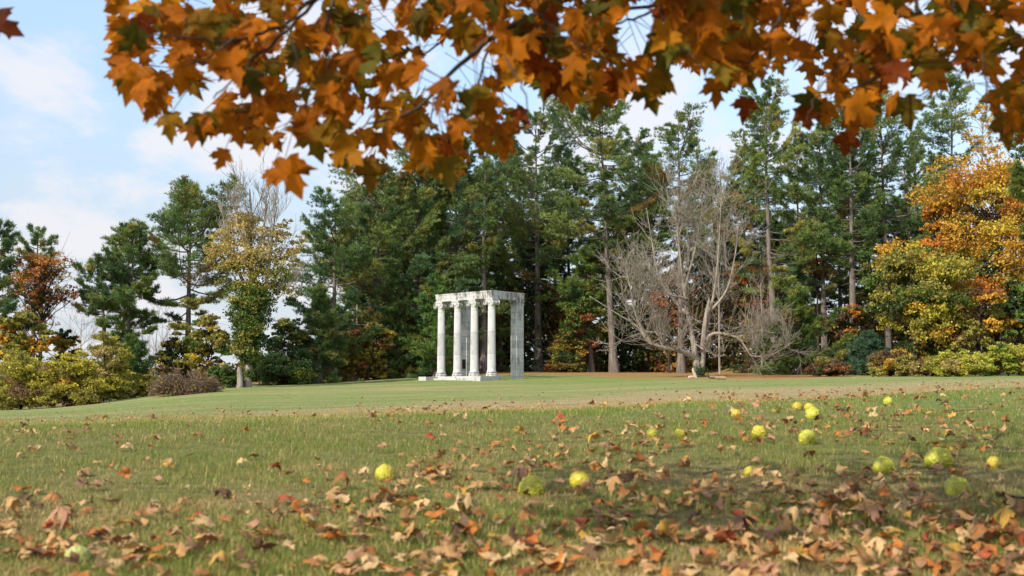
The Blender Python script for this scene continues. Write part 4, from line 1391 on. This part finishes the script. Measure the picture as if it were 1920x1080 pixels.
def add_leaves(g, var, pos, tipd, nrm, size, col):
    """place many leaves of one shape: tip direction, normal, size (width in m), own colour"""
    V0, F1, F2 = var
    n = len(pos)
    Y = unit(tipd)
    Z = unit(nrm - (nrm * Y).sum(1, keepdims=True) * Y)
    X = np.cross(Y, Z)
    V = pos[:, None] + size[:, None, None] * (V0[None, :, 0:1] * X[:, None] + V0[None, :, 1:2] * Y[:, None] + V0[None, :, 2:3] * Z[:, None])
    k = len(V0)
    base = (np.arange(n) * k)[:, None, None]
    cc = np.repeat(col, k, 0)
    n0 = g.n
    g.add(V.reshape(-1, 3), (F1[None] + base).reshape(-1, 3), cc)
    g.F.setdefault(4, []).append((F2[None] + base).reshape(-1, 4) + n0)


# ------------------------------------------------------------------ the overhanging maple
r = np.random.RandomState(77)
mt_foot = np.array((5.2, 0.2, float(ground(5.2, 0.2))))
maple = empty('overhanging_maple', mt_foot, 'maple whose orange leafy boughs hang across the top of the view', 'tree')
g = Geo()
tr_pts = spline([(0, 0, -0.2), (0.05, 0, 1.2), (-0.05, 0.1, 2.6), (0.0, 0.0, 4.2), (-0.1, 0.2, 6.2), (0.05, 0.1, 8.0)], 14)
tube(g, tr_pts, np.linspace(0.30, 0.09, 14) + np.array([0.1] + [0] * 13), 14)
link('trunk', g.mesh('trunk', True), M_PBARK, maple)
twigs = [
    ([(1330, -60, 3.7), (1120, -20, 3.5), (1010, 25, 3.4), (930, 65, 3.3), (885, 105, 3.25), (835, 150, 3.2), (770, 212, 3.15), (690, 232, 3.1)], 0.020, 0.003),
    ([(930, 65, 3.3), (905, 125, 3.2), (895, 190, 3.1), (900, 235, 3.05)], 0.007, 0.002),
    ([(760, -60, 3.4), (600, -6, 3.2), (535, 45, 3.1), (480, 66, 3.05), (430, 80, 3.0), (385, 108, 3.0), (350, 122, 2.95)], 0.011, 0.002),
    ([(600, -6, 3.2), (550, 45, 3.15), (510, 82, 3.1), (480, 105, 3.05), (440, 150, 3.0), (400, 185, 3.0)], 0.009, 0.002),
    ([(480, 66, 3.05), (420, 78, 3.0), (330, 66, 2.95), (270, 70, 2.9)], 0.005, 0.0015),
    ([(640, -40, 3.3), (612, 60, 3.2), (615, 120, 3.15), (610, 170, 3.1), (560, 210, 3.05)], 0.007, 0.002),
    ([(1560, -40, 3.6), (1420, 0, 3.5), (1310, 12, 3.45), (1235, 14, 3.4), (1150, 20, 3.4), (1090, 60, 3.35)], 0.016, 0.003),
    ([(1235, 14, 3.4), (1180, 40, 3.3), (1110, 62, 3.25), (1010, 70, 3.2)], 0.007, 0.002),
    ([(1540, -40, 3.3), (1475, 8, 3.2), (1450, 55, 3.15), (1428, 92, 3.1), (1400, 118, 3.1)], 0.010, 0.002),
    ([(1450, 55, 3.15), (1445, 100, 3.1), (1430, 150, 3.05)], 0.005, 0.0015),
    ([(1700, -60, 3.6), (1720, 30, 3.5), (1690, 90, 3.45), (1660, 135, 3.4), (1600, 165, 3.35), (1540, 172, 3.3)], 0.010, 0.002),
    ([(1960, 60, 3.8), (1880, 95, 3.7), (1830, 108, 3.6), (1790, 110, 3.6), (1760, 150, 3.55), (1720, 180, 3.5)], 0.009, 0.002),
    ([(1830, 108, 3.6), (1795, 140, 3.55), (1765, 160, 3.5), (1730, 185, 3.5), (1690, 190, 3.45)], 0.004, 0.0012),
    ([(1760, -60, 3.2), (1800, 40, 3.1), (1840, 90, 3.0), (1850, 160, 3.0), (1848, 230, 2.95), (1868, 292, 2.95)], 0.006, 0.0012),
    ([(1560, -50, 3.9), (1600, 10, 3.8), (1635, 60, 3.7), (1640, 90, 3.7)], 0.009, 0.003),
    ([(930, 65, 3.0), (960, 130, 2.95), (985, 175, 2.9), (990, 230, 2.9)], 0.005, 0.0015),
    ([(835, 150, 2.95), (812, 205, 2.9), (798, 262, 2.9)], 0.004, 0.0012),
    ([(1010, 25, 3.05), (1060, 70, 3.0), (1115, 95, 2.95), (1165, 135, 2.95)], 0.005, 0.0015),
    ([(535, 45, 2.8), (560, 120, 2.75), (556, 190, 2.75), (530, 250, 2.75)], 0.004, 0.0012),
    ([(1640, 90, 3.3), (1580, 120, 3.2), (1530, 175, 3.15), (1512, 225, 3.1)], 0.004, 0.0012),
    ([(1235, 14, 3.1), (1262, 70, 3.0), (1300, 110, 2.95), (1330, 150, 2.95)], 0.004, 0.0012),
    ([(-160, -60, 2.8), (-60, 0, 2.75), (-26, 22, 2.7)], 0.004, 0.0015),
    ([(880, -60, 3.9), (860, 40, 3.8), (800, 100, 3.7), (740, 140, 3.65)], 0.009, 0.002),
]
tw_pts = []
for pts, ra, rb in twigs:
    gtw = Geo()
    P = spline([np.array(W(q[0], q[1], q[2] - 0.32)) for q in pts], 18)
    P[1:-1] += r.normal(0, 0.003, (16, 3))
    tube(gtw, P - mt_foot, np.linspace(ra * 0.62, rb * 0.9, 18), 6)
    tw_pts.append(P)
    link('twig', gtw.mesh('twig', True), M_DBARK, maple)
starts = [p[0] for p in tw_pts]
TW = np.concatenate(tw_pts)
gb = Geo()
for k, (pts, ra, rb) in enumerate(twigs):                  # boughs from the trunk out to those twigs that come from above
    if pts[0][1] > -20 and pts[0][0] < 1900:
        continue
    a = tr_pts[5 + k % 5] + mt_foot
    b_ = starts[k]
    mid = (a + b_) / 2 + np.array([0, 0.2, 0.9])
    P = spline([a, mid, b_], 12) - mt_foot
    tube(gb, P, np.linspace(0.04, ra * 0.62, 12), 8)
bough_dirs = []
for k in range(16):                                        # upper boughs, above the picture
    a = tr_pts[4 + k % 9] + mt_foot
    ang = r.uniform(0, 6.28)
    Lb = r.uniform(3.0, 6.0)
    e_ = a + np.array([math.cos(ang) * Lb, math.sin(ang) * Lb, r.uniform(0.4, 2.6)])
    if e_[2] < 0.45 * max(e_[1], 0) + 1.6:
        e_[2] = 0.45 * max(e_[1], 0) + 1.6
    P = spline([a, (a + e_) / 2 + np.array([0, 0, 0.6]), e_], 10) - mt_foot
    tube(gb, P, np.linspace(0.055, 0.008, 10), 7)
link('bough', gb.mesh('bough', True), M_DBARK, maple)

LOW = np.array([0, 14]) * 1.0 + np.array([(205, 120), (235, 175), (275, 232), (310, 235), (400, 280), (430, 262), (500, 315), (545, 352), (590, 315), (640, 325), (690, 340), (740, 312), (790, 318), (850, 345), (900, 280), (940, 285),
                (975, 230), (1010, 190), (1080, 190), (1150, 178), (1230, 182), (1262, 110), (1300, 132), (1360, 160), (1400, 205), (1440, 110), (1480, 150), (1510, 235), (1560, 255), (1600, 262), (1650, 200), (1700, 225), (1745, 170), (1800, 120), (1850, 150), (1870, 240), (1920, 265), (2050, 240)], float)
VARS = [maple_leaf(500 + k, 0.22 + 0.07 * k, 0.05 + 0.045 * (k * 3 % 10), 0.05) for k in range(10)]
pos, tip, nrm, siz, col = [], [], [], [], []
CM = np.array([(0.60, 0.195, 0.007), (0.50, 0.150, 0.007), (0.62, 0.25, 0.010), (0.30, 0.150, 0.009), (0.21, 0.142, 0.010), (0.145, 0.128, 0.014), (0.34, 0.070, 0.007)])
CW = np.array([4, 4.2, 1.5, 2.4, 1.7, 1.2, 0.9])
CW = CW / CW.sum()


def hang(px, py, d, size, colr, tdir=None, face=None):
    pos.append(np.array(W(px, py, d)))
    tip.append(np.array(tdir) if tdir is not None else np.array([r.normal(0, 0.55), r.normal(0, 0.35), -0.85 + r.normal(0, 0.3)]))
    nrm.append(np.array(face) if face is not None else unit(np.array([r.normal(0, 0.55), -0.9, r.normal(0.25, 0.5)])))
    siz.append(size)
    col.append(np.array(colr) * r.uniform(0.55, 1.05))


cnt = 0
while cnt < 840:
    px = r.uniform(215, 2040)
    d = r.uniform(2.6, 4.1)
    s_ = r.uniform(0.082, 0.132)
    half = s_ * 0.40 / d * F
    low = np.interp(px, LOW[:, 0], LOW[:, 1])
    py = r.uniform(-70, low - half * 0.9)
    if py > low - half * 0.6:
        continue
    if px > 1380 and r.rand() < 0.25:
        continue
    if px < 480 and py < 60 - 0.1 * px and r.rand() < 0.75:
        continue
    if float(vnoise(np.array(px / 70.), np.array(py / 60.), 1.0, 61)) < r.uniform(-1.1, -0.15):
        continue
    if r.rand() < 0.30 and (px % 173 < 34):
        continue
    ci = r.choice(7, p=CW)
    if r.rand() < 0.3:
        ci = 1 if px < 480 else ci
    hang(px, py, d, s_, CM[ci])
    cnt += 1
# leaves that stand out along the lower edge
for (px, py, d, s_, ci, tx) in [
    (546, 325, 2.9, 0.155, 1, 0.35), (508, 330, 2.95, 0.06, 1, 0.1), (418, 296, 3.1, 0.085, 1, -0.25), (692, 326, 3.0, 0.125, 3, 0.1), (842, 318, 3.0, 0.13, 4, 0.1), (945, 282, 3.05, 0.085, 0, -0.1),
    (252, 150, 2.95, 0.15, 0, -0.45), (268, 22, 2.9, 0.13, 2, -0.5), (350, 62, 3.0, 0.12, 2, -0.1), (1218, 178, 3.2, 0.14, 4, 0.3), (1118, 190, 3.3, 0.12, 3, -0.2), (1398, 200, 3.2, 0.10, 6, -0.2),
    (1512, 222, 3.2, 0.10, 6, 0.1), (1586, 268, 3.2, 0.10, 6, -0.2), (1600, 232, 3.25, 0.12, 1, -0.1), (1540, 205, 3.3, 0.10, 1, 0.3), (1700, 205, 3.2, 0.13, 4, 0.2), (1632, 168, 3.2, 0.11, 3, 0.1),
    (1740, 122, 3.4, 0.12, 3, 0.5), (1886, 242, 3.2, 0.145, 3, 0.0), (1866, 190, 3.3, 0.11, 0, -0.1), (1500, 90, 3.0, 0.03, 2, -0.2), (1342, 168, 3.3, 0.12, 0, 0.1), (320, 232, 3.0, 0.11, 3, -0.1), (380, 232, 3.05, 0.12, 4, 0.1),
    (445, 240, 3.0, 0.12, 1, 0.2), (590, 262, 3.1, 0.14, 4, 0.2), (285, 205, 3.0, 0.08, 1, -0.5), (1655, 95, 2.9, 0.2, 4, 0.3), (1160, 160, 3.1, 0.15, 1, -0.3), (1068, 165, 3.1, 0.14, 0, 0.2), (1240, 95, 3.0, 0.16, 5, 0.2), (1010, 60, 2.9, 0.16, 5, 0.1)]:
    hang(px, py, d, s_, CM[ci], (tx, r.normal(0, 0.15), -1), (r.normal(0, 0.25), -1, r.normal(0.1, 0.2)))
for (px, py, d, s_, ci) in [(1905, 30, 3.3, 0.13, 1), (1930, 85, 3.4, 0.12, 0), (1880, 20, 3.5, 0.12, 3), (1915, 130, 3.4, 0.12, 1), (1890, 75, 3.6, 0.13, 4), (1935, 175, 3.3, 0.12, 3), (1860, 55, 3.3, 0.11, 2), (1925, 0, 3.5, 0.13, 0)]:
    hang(px, py, d, s_, CM[ci], None, (r.normal(0, 0.3), -1, 0.2))
hang(2, 48, 2.7, 0.12, (0.24, 0.055, 0.016), (0.9, 0.1, -0.35), (0.1, -1, 0.2))
nfr = len(pos)
while len(pos) < nfr + 620:                                # the same boughs just above the picture
    d = r.uniform(2.4, 4.6)
    hang(r.uniform(-80, 2350), r.uniform(-420, -60), d, r.uniform(0.085, 0.135), CM[r.choice(7, p=CW)])
nfr2 = len(pos)
# the rest of the crown, above and beside the picture
while len(pos) < nfr2 + 8000:
    x, y = r.uniform(-4.2, 11.5), r.uniform(-5.5, 7.5)
    if ((x - 5.4) / 6.4) ** 2 + ((y - 0.6) / 6.2) ** 2 > 1:
        continue
    q = 1 - ((x - 5.4) / 6.4) ** 2 - ((y - 0.6) / 6.2) ** 2
    zt = 2.4 + 6.0 * math.sqrt(max(q, 0))
    zl = max(0.42 * max(y, 0) + 0.30 + 0.08 * abs(x), 1.5)
    if zt < zl + 0.2:
        continue
    z = r.uniform(zl, zt)
    if math.sin(x * 1.7 + 1.1 * math.sin(z * 1.3)) * math.sin(y * 1.9 + z) < -0.42:
        continue
    pos.append(np.array([x, y, z]))
    tip.append(np.array([r.normal(0, 0.6), r.normal(0, 0.6), -0.7]))
    nrm.append(np.array([r.normal(0, 0.5), r.normal(0, 0.5), 1.0]))
    siz.append(r.uniform(0.11, 0.18))
    col.append(CM[r.choice(7, p=CW)] * r.uniform(0.75, 1.2))
pos, tip, nrm, siz, col = map(np.array, (pos, tip, nrm, siz, col))
gl = Geo()
vi = r.randint(0, 10, len(pos))
for k in range(10):
    m_ = vi == k
    add_leaves(gl, VARS[k], pos[m_] - mt_foot, tip[m_], nrm[m_], siz[m_], col[m_])
# leaf stalks of the leaves in view, to the nearest twig
pf = pos[:nfr]
bs = pf - unit(tip[:nfr]) * (siz[:nfr, None] * 0.28)
D2 = ((bs[:, None] - TW[None]) ** 2).sum(-1)
nn = TW[D2.argmin(1)]
dist = np.sqrt(D2.min(1))
en = bs + unit(nn - bs) * np.minimum(dist, 0.16)[:, None]
segs(gl, bs - mt_foot, en - mt_foot, 0.0011, 0.0013, (0.16, 0.06, 0.02))
link('crown', gl.mesh('crown', True), M_MAPLE, maple)

# ------------------------------------------------------------------ osage oranges in the grass
g = Geo()
import bmesh
bm = bmesh.new()
bmesh.ops.create_icosphere(bm, subdivisions=5, radius=1)
rf = np.random.RandomState(4)
V = np.array([v.co[:] for v in bm.verts])
Fi = np.array([[v.index for v in f.verts] for f in bm.faces])
bm.free()
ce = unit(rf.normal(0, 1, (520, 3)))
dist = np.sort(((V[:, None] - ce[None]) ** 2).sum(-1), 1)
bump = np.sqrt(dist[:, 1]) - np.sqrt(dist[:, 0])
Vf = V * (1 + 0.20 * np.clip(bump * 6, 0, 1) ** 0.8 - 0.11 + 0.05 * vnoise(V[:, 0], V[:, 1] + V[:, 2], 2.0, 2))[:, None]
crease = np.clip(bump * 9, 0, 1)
mf, tf_, of_ = new_mat('osage_orange_skin')
cs = tinted(tf_)
prf = N(tf_, 'ShaderNodeBsdfPrincipled')
prf.inputs['Roughness'].default_value = 0.5
prf.inputs['Subsurface Weight'].default_value = 0.15
prf.inputs['Subsurface Radius'].default_value = (0.01, 0.008, 0.002)
nzf = N(tf_, 'ShaderNodeTexNoise', i_Scale=2.2, i_Detail=4.0)
tcf = N(tf_, 'ShaderNodeTexCoord')
tf_.links.new(tcf.outputs['Object'], nzf.inputs['Vector'])
mrf = N(tf_, 'ShaderNodeMapRange')
mrf.inputs['From Min'].default_value = 0.3
mrf.inputs['From Max'].default_value = 0.7
mrf.inputs['To Min'].default_value = 0.72
mrf.inputs['To Max'].default_value = 1.12
tf_.links.new(nzf.outputs['Fac'], mrf.inputs['Value'])
mlf = N(tf_, 'ShaderNodeMix', data_type='RGBA', blend_type='MULTIPLY')
mlf.inputs['Factor'].default_value = 1
tf_.links.new(cs, mlf.inputs[6])
tf_.links.new(mrf.outputs[0], mlf.inputs[7])
nzb = N(tf_, 'ShaderNodeTexNoise', i_Scale=1.6, i_Detail=6.0, i_Roughness=0.7)
mpb = N(tf_, 'ShaderNodeMapping')
mpb.inputs['Location'].default_value = (3.1, 7.7, 1.3)
tf_.links.new(tcf.outputs['Object'], mpb.inputs[0])
tf_.links.new(mpb.outputs[0], nzb.inputs['Vector'])
mrb = N(tf_, 'ShaderNodeMapRange')
mrb.inputs['From Min'].default_value = 0.60
mrb.inputs['From Max'].default_value = 0.70
mrb.inputs['To Max'].default_value = 0.75
tf_.links.new(nzb.outputs['Fac'], mrb.inputs['Value'])
brn = N(tf_, 'ShaderNodeMix', data_type='RGBA')
tf_.links.new(mrb.outputs[0], brn.inputs['Factor'])
tf_.links.new(mlf.outputs[2], brn.inputs[6])
brn.inputs[7].default_value = (0.22, 0.13, 0.035, 1)
tf_.links.new(brn.outputs[2], prf.inputs['Base Color'])
tf_.links.new(prf.outputs[0], of_.inputs[0])
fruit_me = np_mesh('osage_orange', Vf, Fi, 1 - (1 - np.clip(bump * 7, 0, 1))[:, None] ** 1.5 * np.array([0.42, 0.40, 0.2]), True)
YF, GF, OF = (0.66, 0.57, 0.035), (0.60, 0.59, 0.045), (0.66, 0.50, 0.045)
fruits = [
    (724, 890, 40, YF, 'flattish yellow fruit alone on the lawn below the colonnade', 'the flattish yellow fruit'),
    (997, 916, 52, GF, 'big yellow-green fruit, one of a close pair, with a straw coloured flank', 'the big yellow-green fruit'),
    (1086, 903, 44, YF, 'clear yellow fruit right of the big yellow-green one', 'the clear yellow fruit'),
    (1512, 822, 36, GF, 'round yellow-green fruit below the cluster of three', 'the round yellow-green fruit'),
    (1523, 777, 29, GF, 'biggest and greenest fruit of the cluster of three', 'the cluster of three fruits'),
    (1495, 764, 21, OF, 'amber fruit of the cluster of three', None),
    (1517, 765, 20, YF, 'pale yellow fruit tucked behind the biggest of the cluster of three', None),
    (1380, 778, 21, OF, 'low amber fruit half sunk in grass left of the cluster of three', 'the low amber fruit'),
    (1422, 812, 29, YF, 'yellow fruit with a leaf across its face', 'the leaf-crossed fruit'),
    (1665, 754, 20, GF, 'farthest pale green fruit, alone near the crest of the lawn', 'the farthest pale green fruit'),
    (1273, 817, 25, YF, 'small yellow fruit in front of the pale straw band', 'the small yellow fruit'),
    (1222, 815, 21, YF, 'yellow fruit nearly swallowed by grass beside the small yellow fruit', None),
    (1756, 862, 52, GF, 'large knobbly green-yellow fruit in the shade beside a tan leaf', 'the large knobbly fruit'),
    (1653, 876, 42, GF, 'shaded yellow-green fruit among brown leaves left of the large knobbly one', 'the shaded fruit among leaves'),
    (1788, 917, 50, (0.50, 0.50, 0.045), 'dull green fruit behind a dark red leaf', 'the dull green fruit'),
    (1402, 888, 22, YF, 'small bright fruit peeping out of grass in the middle of the shade', 'the small peeping fruit'),
    (157, 1050, 50, (0.56, 0.58, 0.14), 'pale lime fruit deep in the grass near the bottom edge', 'the pale lime fruit'),
    (1858, 872, 27, OF, 'brownish amber fruit right of the large knobbly one', 'the brownish amber fruit'),
]
FR = []
for k, (px, py, w, colr, lab, nick) in enumerate(fruits):
    d = gd(px, py + w * 0.26)
    rad = w / 2 / F * d * 0.98
    p = gpt(px, None, d)
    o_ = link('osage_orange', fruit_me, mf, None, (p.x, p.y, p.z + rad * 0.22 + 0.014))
    o_.scale = (rad, rad * rf.uniform(0.9, 1.05), rad * rf.uniform(0.82, 0.95))
    o_.rotation_euler = (rf.uniform(0, 6), rf.uniform(0, 6), rf.uniform(0, 6))
    o_.color = (*colr, 1)
    tag(o_, lab, 'fruit', 'osage oranges scattered in the grass')
    FR.append((p.x, p.y, rad, nick))

# ------------------------------------------------------------------ fallen leaves
r = np.random.RandomState(88)
FL = []
for _try in range(8600):
    px = r.uniform(-330, 2250)
    py = 1110 - 370 * r.rand() ** 0.72
    d = gd(px, min(py, 1100)) * r.uniform(0.985, 1.015)
    if d > 40:
        continue
    want = np.interp(px, [-90, 400, 700, 1100, 1500, 2010], [0.30, 0.32, 0.42, 0.50, 0.56, 0.58])
    if py < 960:
        want *= np.interp(py, [740, 790, 850, 960], [0.55, 0.65, 0.8, 1.0]) if px > 800 else np.interp(py, [740, 830, 960], [0.2, 0.42, 0.85])
    cl = 0.66 + 0.50 * float(vnoise(np.array(px / 95.), np.array(py / 42.), 1.0, 41))
    if r.rand() > want * np.clip(cl, 0.06, 1.2):
        continue
    p = gpt(px, None, d)
    if any((p.x - fx) ** 2 + (p.y - fy) ** 2 < (fr_ * 1.15 + 0.03) ** 2 for fx, fy, fr_, _n in FR):
        continue
    FL.append((p, px, py, d))
LCOL = [('tan', (0.52, 0.30, 0.115)), ('buff', (0.62, 0.42, 0.19)), ('rust brown', (0.38, 0.165, 0.052)), ('brick red', (0.40, 0.095, 0.035)), ('dark brown', (0.18, 0.095, 0.045)),
        ('orange', (0.50, 0.175, 0.035)), ('golden', (0.52, 0.30, 0.05)), ('pinkish brown', (0.42, 0.225, 0.12)), ('pale grey', (0.40, 0.34, 0.29))]
LW = np.array([7, 3.4, 4.0, 0.8, 1.2, 2.2, 1.3, 3, 0.0])
LW /= LW.sum()
SHAPES = [('flat', 0.3, 0.08), ('curled', 0.85, 0.25), ('folded', 0.45, 0.8), ('crumpled', 1.25, -0.45)]
GV = [[maple_leaf(700 + 10 * k + q, sh[1], sh[2], 0.08) for q in range(3)] for k, sh in enumerate(SHAPES)]
SW = np.array([0.36, 0.34, 0.13, 0.17])
GM = [[np_mesh('fallen_leaf', v[0], [v[1], v[2]], np.ones((len(v[0]), 3)), True) for v in row] for row in GV]
for row in GM:
    for me in row:
        me.materials.append(M_DRYLEAF)
used = set()
SHOW = sorted(range(len(FL)), key=lambda k: -r.uniform(0.75, 1.3) / FL[k][3])
SIZE = {k: r.uniform(0.060, 0.115) * (1.0 if r.rand() < 0.62 else 0.55) for k in range(len(FL))}
order = sorted(range(len(FL)), key=lambda k: -(SIZE[k] / FL[k][3]) * (1 if (-20 < FL[k][1] < 1940 and FL[k][2] < 1088) else 0.05))
NAMED = 300
gst = Geo()
batches = {}


def rand_pose(k, sh):
    a = r.uniform(0, 6.28)
    if sh == 2:
        tilt = r.uniform(0.3, 1.1)
    else:
        tilt = abs(r.normal(0, 0.30))
    b_ = r.uniform(0, 6.28)
    n_ = np.array([math.sin(tilt) * math.cos(b_), math.sin(tilt) * math.sin(b_), math.cos(tilt)])
    t_ = np.array([math.cos(a), math.sin(a), r.normal(0, 0.2)])
    return t_, n_, tilt


FRN = [f for f in FR if f[3]]
for rank, k in enumerate(order):
    p, px, py, d = FL[k]
    sz = SIZE[k]
    if rank < NAMED:
        # choose colour and shape so that the description stays the leaf's own
        best = None
        near = sorted(FRN, key=lambda f: (f[0] - p.x) ** 2 + (f[1] - p.y) ** 2)
        for tries in range(40):
            ci = r.choice(len(LCOL), p=LW)
            sh = r.choice(4, p=SW / SW.sum())
            f = near[0] if tries < 25 else near[1]
            dx, dy = p.x - f[0], p.y - f[1]
            far_ = 'well ' if math.hypot(dx, dy) > 0.9 else ('just ' if math.hypot(dx, dy) < 0.35 else '')
            rel = ('in front of' if dy < 0 else 'behind') if abs(dy) > abs(dx) else ('left of' if dx < 0 else 'right of')
            big = 'big ' if sz > 0.098 else ('small ' if sz < 0.068 else '')
            lab = f'{big}{SHAPES[sh][0]} {LCOL[ci][0]} maple leaf {far_}{rel} {f[3]}'
            best = (ci, sh, lab)
            if lab not in used:
                break
        ci, sh, lab = best
        used.add(lab)
        q = r.randint(3)
        t_, n_, tilt = rand_pose(k, sh)
        Y = Vector(t_).normalized()
        Z = Vector(n_)
        Z = (Z - Y * Z.dot(Y)).normalized()
        X = Y.cross(Z)
        o_ = bpy.data.objects.new('fallen_leaf', GM[sh][q])
        Mx = Matrix((X, Y, Z)).transposed().to_4x4()
        low = min((Mx @ Vector(v)).z for v in GV[sh][q][0][::3]) * sz
        o_.matrix_world = Matrix.Translation((p.x, p.y, p.z + 0.018 - low * 0.75)) @ Mx @ Matrix.Scale(sz, 4)
        c_ = np.array(LCOL[ci][1]) * r.uniform(0.85, 1.12)
        o_.color = (*c_, 1)
        C.objects.link(o_)
        tag(o_, lab, 'leaf', 'fallen maple leaves on the grass')
    else:
        ci = r.choice(len(LCOL), p=LW)
        sh = r.choice(4, p=SW / SW.sum())
        q = r.randint(3)
        t_, n_, tilt = rand_pose(k, sh)
        batches.setdefault((sh, q), []).append((np.array([p.x, p.y, p.z + 0.018 + 0.30 * sz * math.sin(tilt) + 0.006]), t_, n_, sz, np.array(LCOL[ci][1]) * r.uniform(0.8, 1.15)))
for (sh, q), L in batches.items():
    add_leaves(gst, GV[sh][q], np.array([l[0] for l in L]), np.array([l[1] for l in L]), np.array([l[2] for l in L]), np.array([l[3] for l in L]), np.array([l[4] for l in L]))
# sparse leaves out over the far lawn and under the trees
nf_ = 900
df = np.exp(r.uniform(math.log(11), math.log(105), nf_))
pf_ = r.uniform(-150, 2080, nf_)
xf = (pf_ - 960) / F * df
kf = r.rand(nf_) < np.where(df > 80, 0.9, np.interp(pf_, [-150, 700, 1300, 2080], [0.25, 0.45, 0.8, 1.0]))
df, xf = df[kf], xf[kf]
nf_ = len(df)
for q in range(4):
    m_ = np.arange(nf_) % 4 == q
    k_ = int(m_.sum())
    add_leaves(gst, GV[q][0], np.stack([xf[m_], df[m_], ground(xf[m_], df[m_]) + 0.035], -1), np.stack([r.normal(0, 1, k_), r.normal(0, 1, k_), r.normal(0, 0.2, k_)], -1),
               np.stack([r.normal(0, 0.4, k_), r.normal(0, 0.4, k_), np.ones(k_)], -1), r.uniform(0.07, 0.13, k_), np.array([c[1] for c in LCOL])[r.choice(len(LCOL), k_, p=LW)] * r.uniform(0.7, 1.1, (k_, 1)))
ls = link('leaf_litter', gst.mesh('leaf_litter', True), M_DRYLEAF)
ls['kind'] = 'stuff'
ls['label'] = 'scatter of small dry fallen leaves over the lawn'
# a few dead sticks
for k, (px, py, L, a, lab) in enumerate([(1822, 782, 0.50, 0.5, 'thin crooked stick lying in the shaded grass'), (1752, 968, 0.28, 0.35, 'short tan stick below the dull green fruit'), (1362, 905, 0.22, -0.2, 'bent twig left of the small peeping fruit')]):
    g = Geo()
    tube(g, spline([(-L / 2, 0, 0.012), (-L / 6, 0.02, 0.03), (L / 5, -0.015, 0.035), (L / 2, 0.02, 0.06)], 9), np.linspace(0.0055, 0.0025, 9), 6, (0.6, 0.5, 0.4))
    tube(g, [(L / 6, -0.01, 0.035), (L / 4, 0.05, 0.06), (L / 3, 0.08, 0.08)], [0.003, 0.0025, 0.0015], 5, (0.6, 0.5, 0.4))
    q = gpt(px, py)
    o_ = link('fallen_stick', g.mesh('fallen_stick', True), M_GBARK, None, (q.x, q.y, q.z + 0.02))
    o_.rotation_euler = (0, 0, a)
    tag(o_, lab, 'stick', 'dead sticks in the grass')

# ------------------------------------------------------------------ grass blades
r = np.random.RandomState(99)


def blades(n, dlo, dhi, pw, hs, ws):
    u = r.uniform(0, 1, n)
    # even in the picture: density falls with the square of distance
    d = 1 / (1 / dlo - u ** pw * (1 / dlo - 1 / dhi))
    px = r.uniform(-560, 2480, n)
    x = (px - 960) / F * d
    clump = vnoise(x, d, 9.0, 51) * 0.5 + vnoise(x, d, 3.3, 52) * 0.5
    keep = r.rand(n) < 0.62 + 0.38 * clump
    d, x, clump = d[keep], x[keep], clump[keep]
    n = len(d)
    z = ground(x, d)
    dry, lit_ = zones(x, d)
    h = r.uniform(hs[0], hs[1], n) * (1 + 0.35 * clump) * (1 - 0.35 * dry)
    w = r.uniform(ws[0], ws[1], n) * np.maximum(1, d / 6.5)
    a = r.uniform(0, 6.28, n)
    ln = np.abs(r.normal(0.6, 0.45, n)) + 0.25 * (r.rand(n) < 0.2)
    D = np.stack([np.cos(a) * ln, np.sin(a) * ln, np.ones(n)], -1)
    S = np.stack([-np.sin(a), np.cos(a), np.zeros(n)], -1)
    tw = r.uniform(-1, 1, n)[:, None]
    S = unit(S + tw * np.stack([np.cos(a), np.sin(a), np.zeros(n)], -1))
    b0 = np.stack([x, d, z - 0.004], -1)
    mid = b0 + unit(D * np.array([0.55, 0.55, 1])) * (h * 0.55)[:, None]
    tipp = mid + unit(D * np.array([1.7, 1.7, 1.0]) + np.array([0, 0, -0.25])) * (h * 0.5)[:, None]
    V = np.stack([b0 - S * w[:, None], b0 + S * w[:, None], mid + S * w[:, None] * 0.75, mid - S * w[:, None] * 0.75, tipp], 1).reshape(-1, 3)
    base = np.arange(n)[:, None] * 5
    isdry = r.rand(n) < np.clip(dry * 1.05 + 0.10, 0, 0.97)
    gcol = np.array([(0.150, 0.225, 0.030), (0.190, 0.260, 0.036), (0.105, 0.172, 0.025), (0.255, 0.275, 0.045)])[r.randint(0, 4, n)]
    scol = np.array([(0.50, 0.365, 0.140), (0.40, 0.285, 0.10), (0.62, 0.47, 0.21), (0.30, 0.23, 0.068)])[r.randint(0, 4, n)]
    c = np.where(isdry[:, None], scol, gcol) * r.uniform(0.75, 1.25, (n, 1))
    return V, base + np.array([[0, 1, 2, 3]]), base + np.array([[3, 2, 4]]), np.repeat(c, 5, 0)


gg = Geo()
for (n, dlo, dhi, pw, hs, ws) in [(560000, 2.7, 16.0, 1.0, (0.020, 0.048), (0.0006, 0.0014)), (90000, 6.5, 16.0, 1.0, (0.022, 0.045), (0.0007, 0.0014)), (60000, 16, 60, 0.9, (0.025, 0.045), (0.0006, 0.0011))]:
    V, F4, F3, cc = blades(n, dlo, dhi, pw, hs, ws)
    n0 = gg.n
    gg.add(V, F4, cc)
    gg.F.setdefault(3, []).append(F3 + n0)
gr = link('grass', gg.mesh('grass'), M_GRASS)
gr['kind'] = 'stuff'
gr['label'] = 'short mixed green and straw coloured grass'
